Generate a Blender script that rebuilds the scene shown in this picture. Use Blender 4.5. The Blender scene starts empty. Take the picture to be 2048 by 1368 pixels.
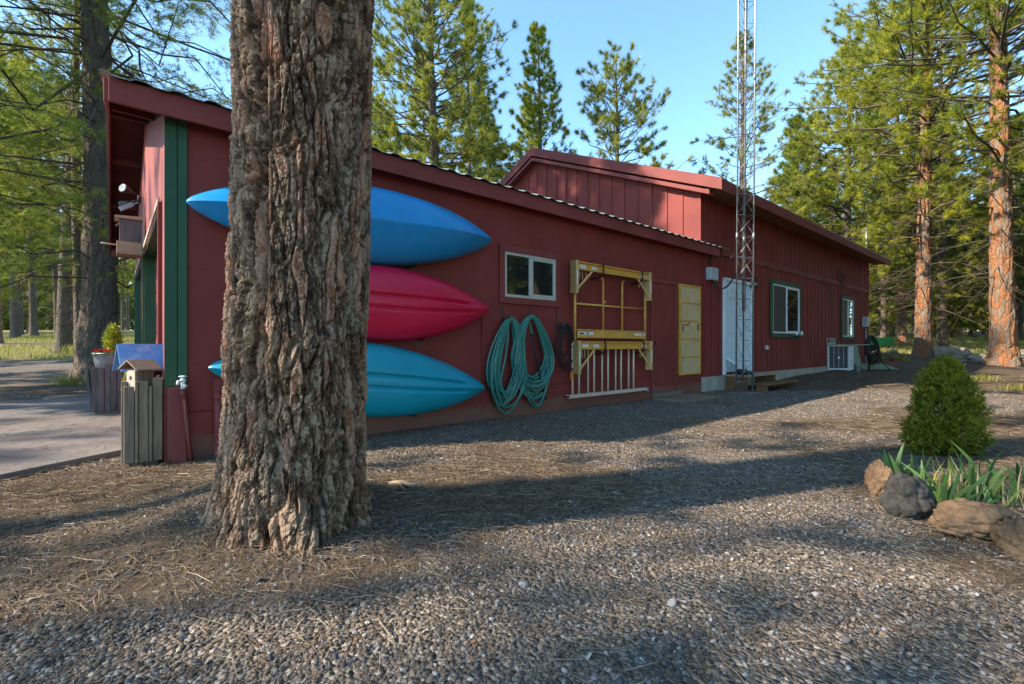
import bpy, math, random
import numpy as np
from mathutils import Vector, Matrix

scene = bpy.context.scene
COL = scene.collection
R = math.radians
rng = np.random.default_rng(7)
random.seed(7)

# ------------------------------------------------------------------ camera
EYE = 0.94                       # camera height above the gravel
F = 940.0                        # focal length in photo pixels (2048 wide)
HZ = 690.0                       # photo row of the horizon
cam_d = bpy.data.cameras.new("camera")
cam_d.sensor_width = 36.0
cam_d.lens = 36.0 * F / 2048.0
cam_d.shift_y = (HZ - 684.0) / 2048.0
cam_d.clip_start = 0.05
cam_d.clip_end = 3000.0
cam = bpy.data.objects.new("camera", cam_d)
cam.location = (0, 0, EYE)
cam.rotation_euler = (R(90), 0, 0)
COL.objects.link(cam)
scene.camera = cam

# ------------------------------------------------------------------ light
SUN_AZ = 196.0                   # degrees, counter-clockwise from +X, towards the sun
SUN_EL = 35.0
world = bpy.data.worlds.new("World")
scene.world = world
world.use_nodes = True
nt = world.node_tree
bg = nt.nodes["Background"]
sky = nt.nodes.new("ShaderNodeTexSky")
sky.sky_type = 'NISHITA'
sky.sun_disc = False
sky.sun_elevation = R(SUN_EL)
sky.sun_rotation = R(90.0 - SUN_AZ)
sky.altitude = 1200
sky.air_density = 1.0
sky.dust_density = 0.3
sky.ozone_density = 1.6
tint = nt.nodes.new("ShaderNodeMix"); tint.data_type = 'RGBA'; tint.blend_type = 'MULTIPLY'
tint.inputs[0].default_value = 1.0
tint.inputs[7].default_value = (0.82, 1.0, 0.99, 1)      # clear mountain air, a little greener than the model sky
nt.links.new(sky.outputs[0], tint.inputs[6])
nt.links.new(tint.outputs[2], bg.inputs[0])
bg.inputs[1].default_value = 0.15
sun_d = bpy.data.lights.new("sun", 'SUN')
sun_d.energy = 3.4
sun_d.angle = R(0.53)
sun_d.color = (1.0, 0.86, 0.68)
sun = bpy.data.objects.new("sun", sun_d)
ld = Vector((math.cos(R(SUN_AZ)) * math.cos(R(SUN_EL)), math.sin(R(SUN_AZ)) * math.cos(R(SUN_EL)), math.sin(R(SUN_EL))))
sun.rotation_euler = ld.to_track_quat('Z', 'Y').to_euler()
sun.location = ld * 60
COL.objects.link(sun)
scene.view_settings.view_transform = 'Standard'
scene.view_settings.look = 'None'
scene.view_settings.exposure = 1.78
scene.view_settings.gamma = 1.0
scene.render.engine = 'CYCLES'
scene.cycles.max_bounces = 6
scene.cycles.diffuse_bounces = 3
scene.cycles.glossy_bounces = 3
scene.cycles.transmission_bounces = 3
scene.cycles.caustics_reflective = False
scene.cycles.caustics_refractive = False
scene.cycles.use_denoising = True
SUNDIR = np.array(ld)

# ------------------------------------------------------------------ building frame: u along the side wall, v into the building
TH = math.atan2(1.0, 1107.0 / F)          # angle of the side wall from +X
U = np.array([math.cos(TH), math.sin(TH)])
W = np.array([-math.sin(TH), math.cos(TH)])
O = np.array([-2.777, 3.789])

def b2w(u, v, z=0.0):
    p = O + u * U + v * W
    return (float(p[0]), float(p[1]), float(z))

def w2b(x, y):
    d = np.array([x, y]) - O
    return float(d @ U), float(d @ W)

def wp(px, py, off=0.0):
    """point of the plane v=-off seen at a photo pixel, in building coordinates"""
    xr = (px - 1024) / F
    Y = (W @ O - off) / (W @ np.array([xr, 1.0]))
    u = float(U @ (np.array([xr * Y, Y]) - O))
    return (u, -off, EYE - (py - HZ) / F * Y)

def at(px, Y, z=None):
    x = (px - 1024) / F * Y
    return (x, Y, gz(x, Y) if z is None else z)

def softplus(t):
    return np.where(t > 20, t, np.log1p(np.exp(np.minimum(t, 20))))

def gz(x, y):
    """ground height"""
    x = np.asarray(x, float); y = np.asarray(y, float)
    s = np.clip((x + 5) / 10.0, 0, 1)
    st = 11.5 + 4.0 * s * s * (3 - 2 * s)
    z = 0.062 * 1.4 * softplus((y - st) / 1.4)
    z = np.where(z > 2.2, 2.2 + 1.6 * (1 - np.exp(-(z - 2.2) / 1.6)), z)
    # bank along the far half of the long wall
    u = (x - O[0]) * U[0] + (y - O[1]) * U[1]
    v = (x - O[0]) * W[0] + (y - O[1]) * W[1]
    k = np.clip((u - 10.0) / 5.0, 0, 1)
    z = z + 0.12 * k * k * (3 - 2 * k) * np.exp(-((v + 0.5) / 3.0) ** 2) * (v < 6)
    # mound of duff round the big trunk and the raised bed at right
    z = z + 0.15 * np.exp(-((x + 1.5) ** 2 + (y - 2.85) ** 2) / (2 * 0.36 ** 2))
    z = z + 0.04 * np.exp(-((x + 1.12) ** 2 + (y - 2.45) ** 2) / (2 * 0.45 ** 2))
    z = z + 0.10 * np.exp(-(((x - 3.7) / 1.3) ** 2 + ((y - 3.3) / 1.0) ** 2))
    # small unevenness of the yard
    z = z + 0.008 * np.sin(1.7 * x + 0.6 * y) * np.sin(1.3 * y - 0.5 * x + 1.0)
    return z if z.ndim else float(z)

# ------------------------------------------------------------------ numpy noise
def _h(ix, iy, iz, seed):
    n = (ix * 73856093) ^ (iy * 19349663) ^ (iz * 83492791) ^ (seed * 2654435761 & 0x7fffffff)
    n = n & 0xffffffff
    n = (n ^ (n >> 15)) * 2246822519 & 0xffffffff
    n = (n ^ (n >> 13)) * 3266489917 & 0xffffffff
    n = n ^ (n >> 16)
    return n.astype(np.float64) / 4294967295.0

def vnoise(p, seed=0):
    i = np.floor(p).astype(np.int64)
    f = p - i
    f = f * f * f * (f * (f * 6 - 15) + 10)
    r = 0
    for dx in (0, 1):
        wx = f[:, 0] if dx else 1 - f[:, 0]
        for dy in (0, 1):
            wy = f[:, 1] if dy else 1 - f[:, 1]
            for dz in (0, 1):
                wz = f[:, 2] if dz else 1 - f[:, 2]
                r = r + wx * wy * wz * _h(i[:, 0] + dx, i[:, 1] + dy, i[:, 2] + dz, seed)
    return r * 2 - 1

def fbm(p, octv=4, seed=0, gain=0.5):
    a, r, t = 1.0, 0, 0
    for k in range(octv):
        r = r + a * vnoise(p * 2 ** k, seed + k); t += a; a *= gain
    return r / t

def worley(p, seed=0):
    i = np.floor(p).astype(np.int64)
    n = len(p)
    f1 = np.full(n, 9.0); f2 = np.full(n, 9.0); cid = np.zeros(n)
    for dx in (-1, 0, 1):
        for dy in (-1, 0, 1):
            for dz in (-1, 0, 1):
                c0, c1, c2 = i[:, 0] + dx, i[:, 1] + dy, i[:, 2] + dz
                q = (c0 + _h(c0, c1, c2, seed) - p[:, 0]) ** 2 + (c1 + _h(c0, c1, c2, seed + 1) - p[:, 1]) ** 2 + (c2 + _h(c0, c1, c2, seed + 2) - p[:, 2]) ** 2
                m = q < f1
                f2 = np.where(m, f1, np.minimum(f2, q))
                cid = np.where(m, _h(c0, c1, c2, seed + 3), cid)
                f1 = np.where(m, q, f1)
    return np.sqrt(f1), np.sqrt(f2), cid

def sstep(a, b, x):
    t = np.clip((x - a) / (b - a), 0, 1)
    return t * t * (3 - 2 * t)

# ------------------------------------------------------------------ materials
def _new(name):
    m = bpy.data.materials.new(name)
    m.use_nodes = True
    t = m.node_tree
    return m, t, t.nodes["Principled BSDF"]

def _n(t, kind, **kw):
    n = t.nodes.new(kind)
    for k, v in kw.items():
        setattr(n, k, v)
    return n

def ramp(t, fac, stops):
    r = t.nodes.new("ShaderNodeValToRGB")
    e = r.color_ramp.elements
    while len(e) < len(stops):
        e.new(0.5)
    for k, (p, c) in enumerate(stops):
        e[k].position = p
        e[k].color = (*c, 1) if len(c) == 3 else c
    t.links.new(fac, r.inputs[0])
    return r.outputs[0]

def coords(t, scale=(1, 1, 1), kind='Object'):
    tc = t.nodes.new("ShaderNodeTexCoord")
    mp = t.nodes.new("ShaderNodeMapping")
    mp.inputs['Scale'].default_value = scale
    t.links.new(tc.outputs[kind], mp.inputs[0])
    return mp.outputs[0]

def noise(t, vec, scale, detail=4, rough=0.55):
    n = t.nodes.new("ShaderNodeTexNoise")
    n.inputs['Scale'].default_value = scale
    n.inputs['Detail'].default_value = detail
    n.inputs['Roughness'].default_value = rough
    t.links.new(vec, n.inputs['Vector'])
    return n.outputs['Fac']

def bump(t, b, h, strength=0.3, dist=0.01):
    n = t.nodes.new("ShaderNodeBump")
    n.inputs['Strength'].default_value = strength
    n.inputs['Distance'].default_value = dist
    t.links.new(h, n.inputs['Height'])
    t.links.new(n.outputs[0], b.inputs['Normal'])
    return n

def mixc(t, fac, a, b, blend='MIX'):
    n = t.nodes.new("ShaderNodeMix")
    n.data_type = 'RGBA'
    n.blend_type = blend
    for s, v in ((0, fac), (6, a), (7, b)):
        if isinstance(v, (int, float)):
            n.inputs[s].default_value = v
        elif isinstance(v, tuple):
            n.inputs[s].default_value = (*v, 1)
        else:
            t.links.new(v, n.inputs[s])
    return n.outputs[2]

def attr(t, name):
    a = t.nodes.new("ShaderNodeAttribute")
    a.attribute_name = name
    return a.outputs['Fac']

def mat(name, c, rough=0.6, var=0.18, scale=6, stretch=(1, 1, 1), bs=0.15, bscale=60, metallic=0.0, spec=0.4, dirt=None, bdist=0.004):
    m, t, b = _new(name)
    v = coords(t, stretch)
    lo = tuple(x * (1 - var) for x in c); hi = tuple(min(1, x * (1 + var)) for x in c)
    col = ramp(t, noise(t, v, scale, 5), [(0.3, lo), (0.7, hi)])
    if dirt:
        k = ramp(t, noise(t, v, scale * 0.45, 6, 0.65), [(0.52, (0, 0, 0)), (0.72, (1, 1, 1))])
        col = mixc(t, k, col, dirt)
    t.links.new(col, b.inputs['Base Color'])
    b.inputs['Roughness'].default_value = rough
    b.inputs['Metallic'].default_value = metallic
    b.inputs['Specular IOR Level'].default_value = spec
    if bs:
        bump(t, b, noise(t, v, bscale, 4), bs, bdist)
    return m

def mat_wood(name, c, c2, axis=2, rough=0.75, scale=5.0, bs=0.4):
    m, t, b = _new(name)
    st = [12, 12, 12]; st[axis] = 0.9
    v = coords(t, tuple(st))
    f = noise(t, v, scale, 6, 0.6)
    f2 = noise(t, coords(t, (2, 2, 2)), 2.0, 3)
    col = ramp(t, f, [(0.3, c), (0.7, c2)])
    g = t.nodes.new("ShaderNodeNewGeometry")
    rv = ramp(t, g.outputs['Random Per Island'], [(0, (0.75, 0.75, 0.75)), (1, (1.15, 1.12, 1.08))])
    col = mixc(t, 1.0, col, rv, 'MULTIPLY')
    col = mixc(t, ramp(t, f2, [(0.5, (0, 0, 0)), (0.75, (0.5, 0.5, 0.5))]), col, tuple(x * 0.55 for x in c))
    t.links.new(col, b.inputs['Base Color'])
    b.inputs['Roughness'].default_value = rough
    b.inputs['Specular IOR Level'].default_value = 0.25
    bump(t, b, f, bs, 0.004)
    return m

M = {}
def red_paint(name, c, streak, dusty=False):
    m, t, b = _new(name)
    v = coords(t, (1, 1, 1))
    a = noise(t, v, 1.3, 5, 0.6)
    s = noise(t, coords(t, streak), 3.0, 5, 0.6)
    col = ramp(t, a, [(0.3, tuple(x * 0.78 for x in c)), (0.7, tuple(x * 1.2 for x in c))])
    col = mixc(t, ramp(t, s, [(0.45, (0, 0, 0)), (0.8, (0.35, 0.35, 0.35))]), col, tuple(x * 1.45 + 0.012 for x in c))
    tc = t.nodes.new("ShaderNodeTexCoord"); sx = t.nodes.new("ShaderNodeSeparateXYZ"); t.links.new(tc.outputs['Object'], sx.inputs[0])
    ms = t.nodes.new("ShaderNodeMath"); ms.operation = 'MULTIPLY_ADD'      # dust splashed on the foot of the wall
    t.links.new(noise(t, coords(t, (1, 1, 1)), 5.0, 6, 0.7), ms.inputs[0]); ms.inputs[1].default_value = -0.32; t.links.new(sx.outputs[2], ms.inputs[2])
    col = mixc(t, ramp(t, ms.outputs[0], [(0.0, (0.45, 0.45, 0.45)), (0.06, (0.0, 0.0, 0.0)), (1.0, (0, 0, 0))]) if dusty else 0.0, col, (0.17, 0.125, 0.09))
    t.links.new(col, b.inputs['Base Color'])
    b.inputs['Roughness'].default_value = 0.62
    b.inputs['Specular IOR Level'].default_value = 0.3
    bump(t, b, s, 0.25, 0.004)
    return m
RED = (0.192, 0.030, 0.025)
M['red'] = red_paint("red_paint", RED, (1, 1, 24), True)
M['red_v'] = red_paint("red_board", RED, (20, 20, 0.8))
M['red_front'] = red_paint("sunlit_front_red", (0.26, 0.065, 0.058), (14, 14, 0.8))  # same red made paler for the front, sunlight put into the colour
M['red_trim'] = red_paint("red_trim", (0.190, 0.038, 0.033), (1.5, 20, 20))
M['red_roof'] = mat("red_metal", (0.155, 0.038, 0.030), 0.45, 0.15, 3, spec=0.5, bs=0.03)
M['green'] = mat_wood("green_paint", (0.028, 0.085, 0.048), (0.040, 0.112, 0.064), 2, 0.6, 4, 0.2)
M['green_dark'] = mat("green_recess", (0.022, 0.060, 0.052), 0.6)
M['edge_wood'] = mat_wood("pale_edge", (0.36, 0.30, 0.24), (0.5, 0.43, 0.35), 2)
M['roof_metal'] = mat("green_corrugated", (0.26, 0.33, 0.29), 0.45, 0.2, 5, metallic=0.3, dirt=(0.1, 0.09, 0.07))
M['roof_under'] = mat("roof_underside", (0.10, 0.05, 0.04), 0.8)
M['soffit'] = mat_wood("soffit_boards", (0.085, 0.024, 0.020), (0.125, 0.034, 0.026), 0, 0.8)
M['concrete'] = mat("concrete", (0.36, 0.34, 0.30), 0.9, 0.2, 5, bs=0.5, bscale=40, dirt=(0.2, 0.19, 0.16), spec=0.2)
M['slab'] = mat("concrete_slab", (0.165, 0.15, 0.138), 0.88, 0.22, 1.6, bs=0.4, bscale=70, dirt=(0.125, 0.11, 0.095), spec=0.25)
M['white'] = mat("white_paint", (0.74, 0.77, 0.80), 0.5, 0.05)
M['door_white'] = mat("white_door", (0.56, 0.70, 0.80), 0.45, 0.04)
M['alu'] = mat("aluminium", (0.62, 0.60, 0.56), 0.35, 0.08, metallic=0.5)
def glass():
    m, t, b = _new("window_glass")
    b.inputs['Base Color'].default_value = (0.015, 0.017, 0.016, 1)
    b.inputs['Roughness'].default_value = 0.015
    b.inputs['IOR'].default_value = 2.1
    b.inputs['Specular IOR Level'].default_value = 0.6
    bump(t, b, noise(t, coords(t), 1.4, 2), 0.10, 0.02)
    return m
M['glass'] = glass()
M['screen'] = mat("window_screen", (0.035, 0.037, 0.040), 0.55, 0.1)
M['yellow'] = mat("yellow_paint", (0.60, 0.300, 0.055), 0.42, 0.14, 9, dirt=(0.42, 0.26, 0.09), bs=0.05)
M['yellow_pale'] = mat("worn_yellow_paint", (0.58, 0.37, 0.15), 0.5, 0.14, 12, dirt=(0.46, 0.33, 0.17), bs=0.05)
M['cream'] = mat("cream_paint", (0.62, 0.47, 0.36), 0.5, 0.1, 9, bs=0.05)
M['sticker'] = mat("sticker", (0.62, 0.62, 0.58), 0.4, 0.35, 70)
M['black'] = mat("black_rubber", (0.012, 0.012, 0.013), 0.5, 0.2)
M['dark_metal'] = mat("dark_iron", (0.05, 0.045, 0.042), 0.5, 0.3)
M['galv'] = mat("galvanised", (0.30, 0.32, 0.34), 0.45, 0.22, 14, metallic=0.75)
M['grey_box'] = mat("grey_box", (0.36, 0.39, 0.42), 0.45, 0.1)
M['ac_white'] = mat("pale_steel", (0.62, 0.66, 0.70), 0.45, 0.06)
M['ac_dark'] = mat("fan_grille", (0.025, 0.03, 0.045), 0.5, 0.2)
M['hose'] = mat("green_hose", (0.028, 0.165, 0.135), 0.45, 0.3, 5, spec=0.45, dirt=(0.12, 0.17, 0.13))
M['cinder'] = mat("cinder_block", (0.34, 0.35, 0.36), 0.95, 0.2, 12, bs=0.6)
M['plywood'] = mat_wood("yellow_plywood", (0.46, 0.33, 0.16), (0.64, 0.49, 0.28), 2, 0.7, 5, 0.2)
M['grey_wood'] = mat_wood("weathered_wood", (0.145, 0.105, 0.076), (0.30, 0.225, 0.163), 2)
M['grey_wood_b'] = mat_wood("blue_grey_wood", (0.085, 0.080, 0.085), (0.17, 0.155, 0.16), 2)
M['brown_wood'] = mat_wood("brown_boards", (0.13, 0.065, 0.03), (0.24, 0.13, 0.06), 0)
M['plank'] = mat_wood("old_plank", (0.28, 0.21, 0.14), (0.42, 0.33, 0.24), 0)
M['blue_tin'] = mat("blue_painted_roof", (0.13, 0.30, 0.60), 0.6, 0.18, 22, dirt=(0.35, 0.45, 0.6))
M['bright_green'] = mat("bright_green_paint", (0.03, 0.42, 0.10), 0.4, 0.1)
M['pale_green'] = mat("pale_green_sheet", (0.21, 0.285, 0.215), 0.6, 0.15, dirt=(0.3, 0.4, 0.3))
M['orange'] = mat("orange_plug", (0.70, 0.20, 0.03), 0.5)
M['brick'] = mat("dark_lumber", (0.15, 0.06, 0.04), 0.8, 0.3)
M['red_flower'] = mat("red_petals", (0.55, 0.015, 0.02), 0.6, 0.2)
def plastic(name, c, scale=3):
    m, t, b = _new(name)
    v = coords(t)
    col = ramp(t, noise(t, v, scale, 5, 0.6), [(0.35, tuple(x * 0.90 for x in c)), (0.7, tuple(min(1, x * 1.08) for x in c))])
    sc = noise(t, coords(t, (3, 3, 60)), 4, 4, 0.7)
    col = mixc(t, ramp(t, sc, [(0.62, (0, 0, 0)), (0.8, (0.22, 0.22, 0.22))]), col, tuple(min(1, x * 1.3 + 0.05) for x in c))
    t.links.new(col, b.inputs['Base Color'])
    t.links.new(ramp(t, noise(t, v, 9, 5), [(0.3, (0.30,) * 3), (0.75, (0.46,) * 3)]), b.inputs['Roughness'])
    bump(t, b, noise(t, v, 160, 2), 0.05, 0.002)
    return m
M['kayak_blue'] = plastic("blue_plastic", (0.004, 0.245, 0.57))
M['kayak_red'] = plastic("crimson_plastic", (0.60, 0.006, 0.050))
M['kayak_teal'] = plastic("teal_plastic", (0.003, 0.28, 0.40))

def mat_leaf(name, c1, c2, trans=0.45, tint='tint'):
    m, t, b = _new(name)
    a = attr(t, tint)
    col = ramp(t, a, [(0.0, c1), (1.0, c2)])
    d = t.nodes.new("ShaderNodeBsdfDiffuse"); tr = t.nodes.new("ShaderNodeBsdfTranslucent")
    gl = t.nodes.new("ShaderNodeBsdfGlossy"); gl.inputs['Roughness'].default_value = 0.45
    gl.inputs['Color'].default_value = (0.5, 0.5, 0.4, 1)
    t.links.new(col, d.inputs[0]); t.links.new(col, tr.inputs[0])
    mx = t.nodes.new("ShaderNodeMixShader"); mx.inputs[0].default_value = trans
    t.links.new(d.outputs[0], mx.inputs[1]); t.links.new(tr.outputs[0], mx.inputs[2])
    m2 = t.nodes.new("ShaderNodeMixShader"); m2.inputs[0].default_value = 0.04
    t.links.new(mx.outputs[0], m2.inputs[1]); t.links.new(gl.outputs[0], m2.inputs[2])
    t.links.new(m2.outputs[0], t.nodes["Material Output"].inputs[0])
    t.nodes.remove(b)
    return m
M['needle'] = mat_leaf("pine_needles", (0.075, 0.135, 0.025), (0.50, 0.50, 0.060), 0.5)
M['needle_cool'] = mat_leaf("cool_pine_needles", (0.055, 0.110, 0.034), (0.28, 0.32, 0.065), 0.5)
M['needle_bright'] = mat_leaf("bright_pine_needles", (0.10, 0.17, 0.020), (0.55, 0.53, 0.050), 0.5)
M['shrub'] = mat_leaf("shrub_leaves", (0.050, 0.085, 0.010), (0.30, 0.28, 0.025), 0.35)
M['iris'] = mat_leaf("iris_leaves", (0.035, 0.105, 0.035), (0.13, 0.23, 0.060), 0.4)
M['grass'] = mat_leaf("grass_blades", (0.16, 0.19, 0.035), (0.42, 0.38, 0.12), 0.4)
M['litter'] = mat_leaf("dry_needles", (0.085, 0.056, 0.036), (0.33, 0.25, 0.165), 0.1)
M['straw'] = mat_leaf("straw", (0.30, 0.25, 0.14), (0.5, 0.43, 0.26), 0.3)

def mat_bark(name, dark, mid, orange, amount, sx=10.0, sz=3.2):
    m, t, b = _new(name)
    v = coords(t, (sx, sx, sz))
    nz = noise(t, coords(t, (3, 3, 3)), 1.2, 4)
    wv = t.nodes.new("ShaderNodeMix"); wv.data_type = 'VECTOR'
    vo = t.nodes.new("ShaderNodeTexVoronoi"); vo.feature = 'DISTANCE_TO_EDGE'
    vo.inputs['Scale'].default_value = 1.0
    vc = t.nodes.new("ShaderNodeTexVoronoi"); vc.inputs['Scale'].default_value = 1.0
    nn = t.nodes.new("ShaderNodeTexNoise"); nn.inputs['Scale'].default_value = 1.5; nn.inputs['Detail'].default_value = 4
    t.links.new(v, nn.inputs['Vector'])
    ad = t.nodes.new("ShaderNodeMix"); ad.data_type = 'VECTOR'; ad.inputs[0].default_value = 0.28
    t.links.new(v, ad.inputs[4]); t.links.new(nn.outputs['Color'], ad.inputs[5])
    t.links.new(ad.outputs[1], vo.inputs['Vector']); t.links.new(ad.outputs[1], vc.inputs['Vector'])
    sep = t.nodes.new("ShaderNodeSeparateColor"); t.links.new(vc.outputs['Color'], sep.inputs[0])
    fine = noise(t, coords(t, (40, 40, 14)), 1.5, 5, 0.7)
    base = ramp(t, fine, [(0.3, dark), (0.7, mid)])
    sel = t.nodes.new("ShaderNodeMath"); sel.operation = 'ADD'
    t.links.new(sep.outputs[0], sel.inputs[0]); t.links.new(nz, sel.inputs[1])
    k = ramp(t, sel.outputs[0], [(1.42 - amount, (0, 0, 0)), (1.55 - amount, (1, 1, 1))]) if amount < 1.4 else None
    col = mixc(t, k, base, orange)
    t.links.new(col, b.inputs['Base Color'])
    b.inputs['Roughness'].default_value = 0.9
    b.inputs['Specular IOR Level'].default_value = 0.15
    hh = t.nodes.new("ShaderNodeMath"); hh.operation = 'MULTIPLY_ADD'
    e = ramp(t, vo.outputs['Distance'], [(0.0, (0, 0, 0)), (0.14, (1, 1, 1))])
    t.links.new(e, hh.inputs[0]); hh.inputs[1].default_value = 1.0; t.links.new(fine, hh.inputs[2])
    bump(t, b, hh.outputs[0], 0.9, 0.028)
    return m
M['bark'] = mat_bark("grey_bark", (0.075, 0.058, 0.046), (0.22, 0.175, 0.14), (0.20, 0.135, 0.09), 0.25, 14, 4.5)
M['bark_orange'] = mat_bark("orange_bark", (0.15, 0.085, 0.055), (0.34, 0.27, 0.215), (0.33, 0.155, 0.075), 0.47, 11, 3.6)
M['twig'] = mat("twigs", (0.115, 0.090, 0.070), 0.9, 0.3, 4, spec=0.1, bs=0)

# ------------------------------------------------------------------ mesh helpers
def mesh_np(name, verts, faces, mats, smooth=False, midx=None, attrs=None):
    """faces: list of int arrays (n,k)"""
    me = bpy.data.meshes.new(name)
    verts = np.asarray(verts, np.float32)
    me.vertices.add(len(verts)); me.vertices.foreach_set("co", verts.ravel())
    loops = np.concatenate([np.asarray(f, np.int32).ravel() for f in faces])
    tot = np.concatenate([np.full(len(f), f.shape[1], np.int32) for f in faces])
    st = np.concatenate([[0], np.cumsum(tot)[:-1]]).astype(np.int32)
    me.loops.add(len(loops)); me.loops.foreach_set("vertex_index", loops)
    me.polygons.add(len(tot)); me.polygons.foreach_set("loop_start", st); me.polygons.foreach_set("loop_total", tot)
    if midx is not None:
        me.polygons.foreach_set("material_index", np.asarray(midx, np.int32))
    me.polygons.foreach_set("use_smooth", np.full(len(tot), bool(smooth)))
    for a, d in (attrs or {}).items():
        at_ = me.attributes.new(a, 'FLOAT', 'POINT')
        at_.data.foreach_set("value", np.asarray(d, np.float32))
    for mm in (mats if isinstance(mats, (list, tuple)) else [mats]):
        me.materials.append(mm)
    me.update(calc_edges=True)
    me.validate()
    return me

def obj(name, me, parent=None, loc=(0, 0, 0)):
    o = bpy.data.objects.new(name, me)
    COL.objects.link(o)
    o.location = loc
    if parent is not None:
        o.parent = parent
    return o

def tag(o, label, cat=None, group=None, kind=None):
    if label: o["label"] = label
    if cat: o["category"] = cat
    if group: o["group"] = group
    if kind: o["kind"] = kind
    return o

ANCH = {}
def bthing(name, label, cat, u, v, z, group=None):
    """a thing standing in the building's frame; its parts are written in building coordinates"""
    o = bpy.data.objects.new(name, None)
    COL.objects.link(o)
    o.empty_display_size = 0.1
    o.location = b2w(u, v, z); o.rotation_euler = (0, 0, TH)
    ANCH[o.name] = np.array([u, v, z])
    return tag(o, label, cat, group)

def wthing(name, label, cat, loc, group=None, rz=0.0):
    o = bpy.data.objects.new(name, None)
    COL.objects.link(o)
    o.empty_display_size = 0.1
    o.location = loc; o.rotation_euler = (0, 0, rz)
    return tag(o, label, cat, group)

class MB:
    def __init__(s):
        s.v = []; s.f = []; s.sm = []
    def add(s, vs, fs, smooth=False):
        b = len(s.v)
        s.v += [tuple(map(float, p)) for p in vs]
        for f in fs:
            s.f.append([i + b for i in f]); s.sm.append(smooth)
        return s
    def box(s, a, b):
        x0, y0, z0 = (min(a[i], b[i]) for i in range(3)); x1, y1, z1 = (max(a[i], b[i]) for i in range(3))
        vs = [(x0, y0, z0), (x1, y0, z0), (x1, y1, z0), (x0, y1, z0), (x0, y0, z1), (x1, y0, z1), (x1, y1, z1), (x0, y1, z1)]
        return s.add(vs, [(3, 2, 1, 0), (4, 5, 6, 7), (0, 1, 5, 4), (1, 2, 6, 5), (2, 3, 7, 6), (3, 0, 4, 7)])
    def hexa(s, vs):
        return s.add(vs, [(3, 2, 1, 0), (4, 5, 6, 7), (0, 1, 5, 4), (1, 2, 6, 5), (2, 3, 7, 6), (3, 0, 4, 7)])
    def bar(s, p, q, w, h, up=(0, 0, 1)):
        """rectangular bar from p to q"""
        p, q = Vector(p), Vector(q); d = (q - p).normalized(); upv = Vector(up)
        if abs(d.dot(upv)) > 0.98: upv = Vector((0, 1, 0))
        a = d.cross(upv).normalized() * (w / 2); c = a.cross(d).normalized() * (h / 2)
        vs = [p - a - c, p + a - c, p + a + c, p - a + c, q - a - c, q + a - c, q + a + c, q - a + c]
        return s.hexa(vs)
    def tube(s, pts, r, n=8, closed=False, caps=True):
        pts = [Vector(p) for p in pts]; N = len(pts)
        rr = r if isinstance(r, (list, tuple)) else [r] * N
        vs = []; prev = None
        for i, p in enumerate(pts):
            if closed: d = pts[(i + 1) % N] - pts[i - 1]
            else: d = pts[min(i + 1, N - 1)] - pts[max(i - 1, 0)]
            d = d.normalized() if d.length > 1e-9 else Vector((0, 0, 1))
            if prev is None:
                a = d.cross(Vector((0, 0, 1)))
                if a.length < 0.05: a = d.cross(Vector((0, 1, 0)))
            else:
                a = prev - d * prev.dot(d)
            a.normalize(); prev = a; c = d.cross(a)
            for k in range(n):
                t = 2 * math.pi * k / n
                vs.append(p + (a * math.cos(t) + c * math.sin(t)) * rr[i])
        fs = []
        for i in range(N if closed else N - 1):
            j = (i + 1) % N
            for k in range(n):
                l = (k + 1) % n
                fs.append((i * n + k, i * n + l, j * n + l, j * n + k))
        s.add(vs, fs, True)
        if caps and not closed:
            b = len(s.v) - len(vs)
            s.f.append([b + k for k in range(n)][::-1]); s.sm.append(False)
            s.f.append([b + (N - 1) * n + k for k in range(n)]); s.sm.append(False)
        return s
    def lathe(s, c, prof, n=20, axis=2):
        vs = []; fs = []
        for (r, z) in prof:
            for k in range(n):
                t = 2 * math.pi * k / n
                q = [r * math.cos(t), r * math.sin(t), z]
                if axis == 0: q = [q[2], q[0], q[1]]
                if axis == 1: q = [q[0], q[2], q[1]]
                vs.append((c[0] + q[0], c[1] + q[1], c[2] + q[2]))
        for i in range(len(prof) - 1):
            for k in range(n):
                l = (k + 1) % n
                fs.append((i * n + k, i * n + l, (i + 1) * n + l, (i + 1) * n + k))
        s.add(vs, fs, True)
        b = len(s.v) - len(vs)
        s.f.append([b + k for k in range(n)][::-1]); s.sm.append(False)
        s.f.append([b + (len(prof) - 1) * n + k for k in range(n)]); s.sm.append(False)
        return s
    def prism(s, poly, a0, a1, plane='vz'):
        """polygon in a plane of the frame, extruded from a0 to a1 along the third axis"""
        n = len(poly)
        def P(q, a):
            return (a, q[0], q[1]) if plane == 'vz' else (q[0], a, q[1]) if plane == 'uz' else (q[0], q[1], a)
        vs = [P(q, a0) for q in poly] + [P(q, a1) for q in poly]
        fs = [list(range(n))[::-1], list(range(n, 2 * n))] + [(i, (i + 1) % n, n + (i + 1) % n, n + i) for i in range(n)]
        return s.add(vs, fs)
    def build(s, name, m, parent=None, label=None, bevel=0.0):
        off = ANCH.get(_root(parent).name, np.zeros(3)) if parent is not None else np.zeros(3)
        me = bpy.data.meshes.new(name)
        me.from_pydata([tuple(np.array(p) - off) for p in s.v], [], s.f)
        me.polygons.foreach_set("use_smooth", s.sm)
        me.materials.append(m); me.update()
        import bmesh
        bm = bmesh.new(); bm.from_mesh(me); bmesh.ops.recalc_face_normals(bm, faces=bm.faces); bm.to_mesh(me); bm.free()
        o = obj(name, me, parent)
        if bevel:
            k = o.modifiers.new("bevel", 'BEVEL'); k.width = bevel; k.segments = 2; k.limit_method = 'ANGLE'; k.angle_limit = R(40)
        if label: o["label"] = label
        return o

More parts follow.
